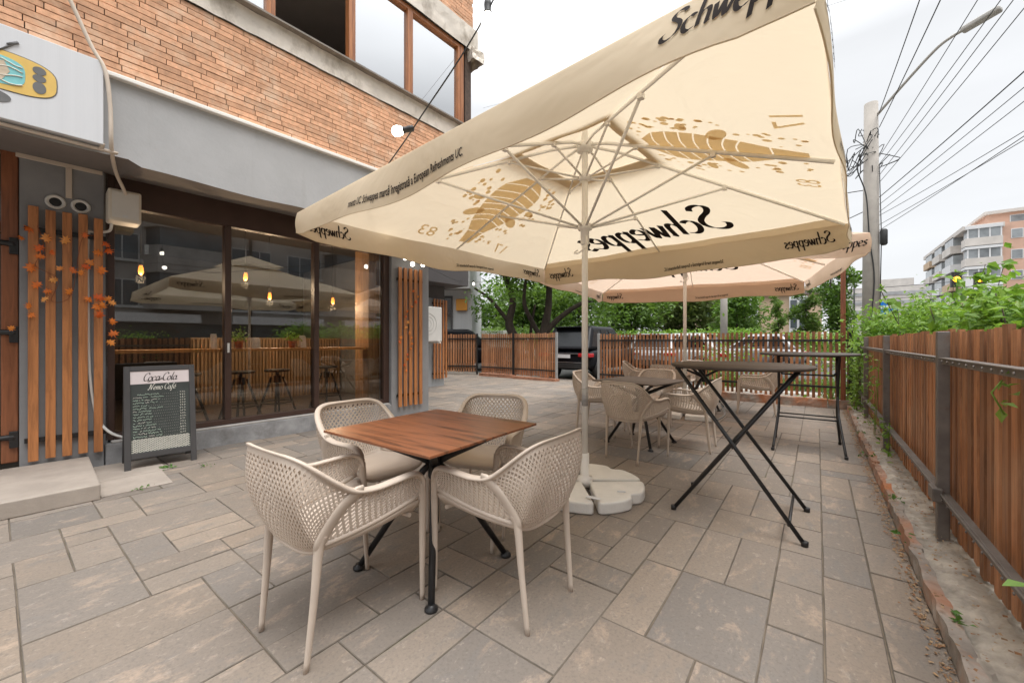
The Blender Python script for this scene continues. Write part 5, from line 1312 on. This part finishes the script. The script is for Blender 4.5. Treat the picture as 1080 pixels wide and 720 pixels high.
g_ = MB(); g2 = MB(); facade(g_, g2, lambda a, z, o: Vector((a, -o, z)), 1, 9, .6, 6.2, 4, 2, 0, (1.1, 1.3)); g2.build('window_frames', M['far_frame'], t); g_.build('windows', M['far_window'], t)
t = thing('distant_block', (20, 190, 0), 0, 'low pale row of distant flats left of the apartment block', 'building')
b = MB(); b.box((-14, 0, 0), (14, 16, 20)); b.box((-6, 0, 20), (6, 10, 22.5)); b.build('wall', M['block_pale'], t)
g_ = MB()
for j in range(6): g_.box((-13.5, -.2, 1.5+j*3.1), (13.5, -.02, 2.7+j*3.1))
g_.build('window_bands', pbr('pale window band', (.38,.38,.38), .4, .3, .3, 0), t)
t = thing('white_building', (-11.75, 12.5, 0), R(38), 'white clad building with a small orange sign left of the big tree', 'building')
b = MB(); b.box((-6.5, 0, 0), (0, 6, 3.35)); b.build('wall', M['plaster_white'], t)
b = MB(); b.box((-6.6, -.6, 3.36), (-.02, 6, 7.5)); b.build('upper_wall', M['plaster_white'], t)
b = MB(); b.box((-.40, -.62, 3.62), (-.16, -.59, 4.0)); b.build('window', M['far_window'], t)
b = MB(); b.box((-1.22, -.05, 0), (-.82, -.005, 3.1)); do = b.build('door', M['dark_fascia'], t); b = MB(); b.box((-1.15, -.06, .3), (-.9, -.052, 3.0)); b.build('pane', M['upglass'], do)
b = MB(); b.box((-.24, -.11, -.25), (.24, -.01, .25)); tag(b.build('wall_sign', M['amber_sign'], loc=(-11.75-.43*math.cos(R(38)), 12.5-.43*math.sin(R(38)), 2.72), rotz=R(38), bevel=.02), 'small square orange sign on the white cladding', 'sign')
b = MB(); b.box((0, 0, 0), (1.8, .8, 1.75)); b.box((.1, -.02, .2), (1.7, 0, 1.6)); tag(b.build('white_cabinet', M['white_plastic'], loc=(-15.6, 17.2, 0), bevel=.03), 'white cabinet standing behind the fence left of the big trunk', 'cabinet')
# apartment house across the street, seen as a reflection in the shop window
t = thing('panel_house', (20, -30, 0), 0, 'grey panel apartment house across the street, seen mirrored in the shop window', 'building')
b = MB(); b.box((0, 0, 0), (10, 70, 16)); b.build('wall', M['block_grey'], t)
g_ = MB(); g2 = MB()
for j in range(5):
    for i in range(20):
        y = 1.5+i*3.35; z = 3.2+j*2.6
        if i % 3 == 1:
            b = MB(); b.prism([(-2.2,0),(-1.6,1.1),(1.6,1.1),(2.2,0)], z-.2, z+.85, lambda a, c, h, y=y: Vector((-c, y+a, h))); bo = b.build('balcony', M['block_grey'], t)
            b = MB(); b.prism([(-2.0,0),(-1.5,1.0),(1.5,1.0),(2.0,0)], z+.85, z+1.9, lambda a, c, h, y=y: Vector((-c, y+a, h))); b.build('balcony_glazing', M['far_window'], bo)
            b = MB(); b.prism([(-2.2,0),(-1.6,1.1),(1.6,1.1),(2.2,0)], z+1.9, z+2.38, lambda a, c, h, y=y: Vector((-c, y+a, h))); b.build('balcony_top', M['block_grey'], bo)
        else:
            for mb, e, o in ((g2, .07, .05), (g_, 0, .08)): mb.box((-o, y-1.2-e, z-e), (.02, y+1.0+e, z+1.4+e))
            for k in (-.45, .35): g2.box((-.1, y+k-.03, z), (-.081, y+k+.03, z+1.4))
    g2.box((-.12, 0, 3.05+j*2.6), (-.02, 70, 3.2+j*2.6))
g2.build('window_frames', pbr('dull frame', (.42,.42,.41), .7, .1, 2, 0), t); g_.build('windows', M['far_window'], t)
b = MB(); [b.box((-.9, 1+k*7.2, 2.25), (-.05, 6.6+k*7.2, 2.75)) for k in range(9)]; b.build('shop_band', M['plaster_white'], t); b = MB(); [b.box((-.5, y+.3, 3.5+q*2.6), (-.09, y+1.1, 4.05+q*2.6)) for q, y in [(0,12.4),(0,19.2),(1,15.8),(1,9),(2,22.4),(0,29),(1,32.6),(2,12.2),(0,36)]]; b.build('cooling_units', M['white_plastic'], t); b = MB(); [b.box((-.16, 4.6+k*6.7, 0), (-.02, 4.75+k*6.7, 16)) for k in range(10)]; b.build('downpipes', M['black'], t); b = MB(); b.box((-.1, 0, .3), (-.03, 70, 2.2)); b.build('shop_windows', M['far_window'], t)

# ---- poles, lamps, wires, signals
up = thing('utility_pole', (1.18, 14.8, 0), 0, 'round concrete utility pole with tangled wires and a street lamp arm', 'pole')
b = MB(); b.tube([(0,0,0),(0,0,7.75)], [.205,.15], 16); b.build('shaft', M['pole_concrete'], up)
b = MB(); b.tube(smooth_path([(.1,-.05,7.35),(.6,-.4,7.85),(1.1,-.75,8.3),(1.35,-.9,8.42),(1.55,-1.02,8.44)], 5), .035, 8); arm = b.build('lamp_arm', M['lamp_grey'], up)
b = MB(); q = Vector((.80,-.48,.10)).to_track_quat('Y', 'Z').to_matrix().to_4x4(); q.translation = Vector((1.5,-.99,8.43)); b.box((-.11, 0, -.05), (.10, .62, .07), q); b.build('lamp_head', M['lamp_grey'], arm, bevel=.04, seg=3)
b = MB(); rg = random.Random(4)
for _ in range(16):
    c = Vector((rg.gauss(-.25,.22), rg.gauss(-.1,.15), rg.uniform(5.9, 7.0))); b.tube(smooth_path([c+Vector((rg.gauss(0,.16), rg.gauss(0,.16), rg.gauss(0,.22))) for _ in range(5)], 4), .011, 5)
b.tube(smooth_path([(-.10,-.16,6.6),(-.30,-.2,6.0),(-.12,-.2,5.2),(-.05,-.21,4.0),(.05,-.2,2.8),(-.08,-.215,1.2)], 5), .016, 6); b.build('wire_tangle', M['cable'], up)
b = MB(); b.lathe([(.05,-.22),(.08,-.18),(.08,.18),(.05,.22)], (.25, -.10, 4.0), 14); b.tube([(.17,0,4.15),(.25,-.10,4.15)], .015, 6); b.tube([(.16,-.1,6.0),(.2,-.12,4.0),(.16,-.14,1.5)], .012, 5); b.build('splice_closure', M['cable'], up)
A_ = Vector((1.18, 14.8, 0))
WIRES = [(7.4, (2.0, -12, 8.6), .35), (7.0, (2.9, -12, 8.5), .4), (6.2, (3.9, -12, 7.5), .2), (6.0, (4.6, -12, 7.9), .35), (5.7, (4.9, -12, 7.6), .2), (5.5, (5.2, -12, 7.9), .3), (5.1, (6.6, -12, 6.9), .3), (4.9, (7.6, -12, 7.2), .25), (4.7, (8.0, -12, 7.0), .2), (4.6, (8.6, -12, 6.6), .45), (4.35, (9.4, -12, 6.7), .3), (4.2, (7.2, -12, 6.2), .3)]
for i, (z, e, s_) in enumerate(WIRES):
    a_ = A_+Vector((.16, -.1, z)); b = MB(); b.tube([p-a_ for p in sag(a_, e, s_*1.6, 30)], .010 if i < 2 or i == 6 else .0065, 5)
    tag(b.build('overhead_cable', M['cable'], loc=a_), 'thin black overhead cable running from the concrete pole to the upper right', 'cable', 'overhead cables at the pole')
for i, (z, e, s_) in enumerate([(6.6, (-9, 40, 7.0), .5), (6.2, (-14, 34, 6.5), .5), (4.8, (-12, 40, 6.0), .4), (5.4, (-30, 22, 9.5), .4)]):
    a_ = A_+Vector((-.16, .05, z)); b = MB(); b.tube([p-a_ for p in sag(a_, e, s_, 20)], .012, 5)
    tag(b.build('overhead_cable', M['cable'], loc=a_), 'thin black overhead cable leaving the concrete pole to the left behind the parasols', 'cable', 'overhead cables behind the parasols')
for i, (a_, e) in enumerate([((-20, 95, 10.3), (40, 75, 10.0)), ((-20, 95, 8.2), (40, 75, 8.4))]):
    b = MB(); b.tube([p-Vector(a_) for p in sag(a_, e, .6, 20)], .045, 5); tag(b.build('overhead_cable', M['cable'], loc=a_), 'distant overhead line crossing the sky left of the apartment block', 'cable', 'distant overhead lines')
for i, (a_, e) in enumerate([((-9.5, 5.5, 9.2), (14, 9, 7.5)), ((-8, 9, 8.2), (16, 10, 7.0))]):
    b = MB(); b.tube([p-Vector(a_) for p in sag(a_, e, .5, 20)], .004, 5); tag(b.build('overhead_cable', pbr('pale wire', (.45,.45,.46), .6, .1, 5, 0), loc=a_), 'faint thin wire crossing the sky between the building corner and the cream parasol', 'cable', 'faint wires above the parasol')
def lamppost(loc, h, arm_v, lab, r_=.06, m='lamp_grey'):
    t = thing('street_lamp', (*loc, 0), 0, lab, 'street lamp', None); b = MB(); b.tube([(0,0,0),(0,0,h)], [r_, r_*.7], 10); b.build('shaft', M[m], t)
    b = MB(); b.tube([(0,0,h-.05), (arm_v[0]*.5, arm_v[1]*.5, h), (arm_v[0], arm_v[1], h)], r_*.5, 8); b.cbox((arm_v[0], arm_v[1], h), (.5,.25,.1)); b.build('lamp_head', M[m], t)
lamppost((.73, 31.5, 0)[:2], 5.6, (-1.9, -.3), 'grey lamp pole with a long arm in front of the dark tree')
lamppost((2.9, 52, 0)[:2], 8.0, (1.1, 0), 'thin lamp post standing alone left of the utility pole', .09, 'sig_black')
lamppost((-11.8, 27.0, 0)[:2], 6.5, (1.0, 0), 'white lamp post left of the second parasol', .07, 'far_frame')
b = MB(); b.tube([(0,0,0),(0,0,5.5)], [.17,.14], 12); tag(b.build('concrete_post', M['pole_concrete'], loc=(-3.55, 21.3, 0)), 'pale concrete post under the peach canopy right of its pole', 'post')
sgn = thing('road_sign', (2.55, 27.3, .3), R(35), 'blue road sign with white lettering half hidden by the concrete pole', 'sign')
b = MB(); b.box((-.75, -.02, 2.15), (.85, .02, 2.85)); b.build('panel', M['sign_blue'], sgn, bevel=.01)
b = MB(); b.tube([(0,.05,0),(0,.05,2.8)], .04, 8); b.build('sign_post', M['galv'], sgn)
b = MB(); rg = random.Random(9)
for k in range(9): b.box((-.66+k*.15, -.026, 2.50), (-.66+k*.15+rg.uniform(.07, .11), -.0205, 2.50+rg.choice([.12, .12, .17])))
b.build('sign_lettering', M['far_frame'], sgn)
ts = thing('signal_gantry', (13.9, 42.2, 0), 0, 'traffic signal mast with two amber lamps on a thin arm over the street', 'traffic signal')
b = MB(); b.tube([(0,0,0),(0,0,5.4)], .1, 10); b.tube([(0,0,5.2),(-8.2,-6.3,5.2)], .045, 8); b.build('mast', M['lamp_grey'], ts)
for x in (-5.83, -7.0):
    b = MB(); b.box((x-.22, x*.771-.2, 4.55), (x+.22, x*.771+.2, 5.5)); ho = b.build('signal_head', M['sig_black'], ts, bevel=.03)
    b = MB(); b.lathe([(.17,0),(.14,.05),(0,.08)], (x, x*.771-.2, 5.02), 16, Matrix.Rotation(R(90), 4, 'X')); b.build('amber_lens', M['amber'], ho)
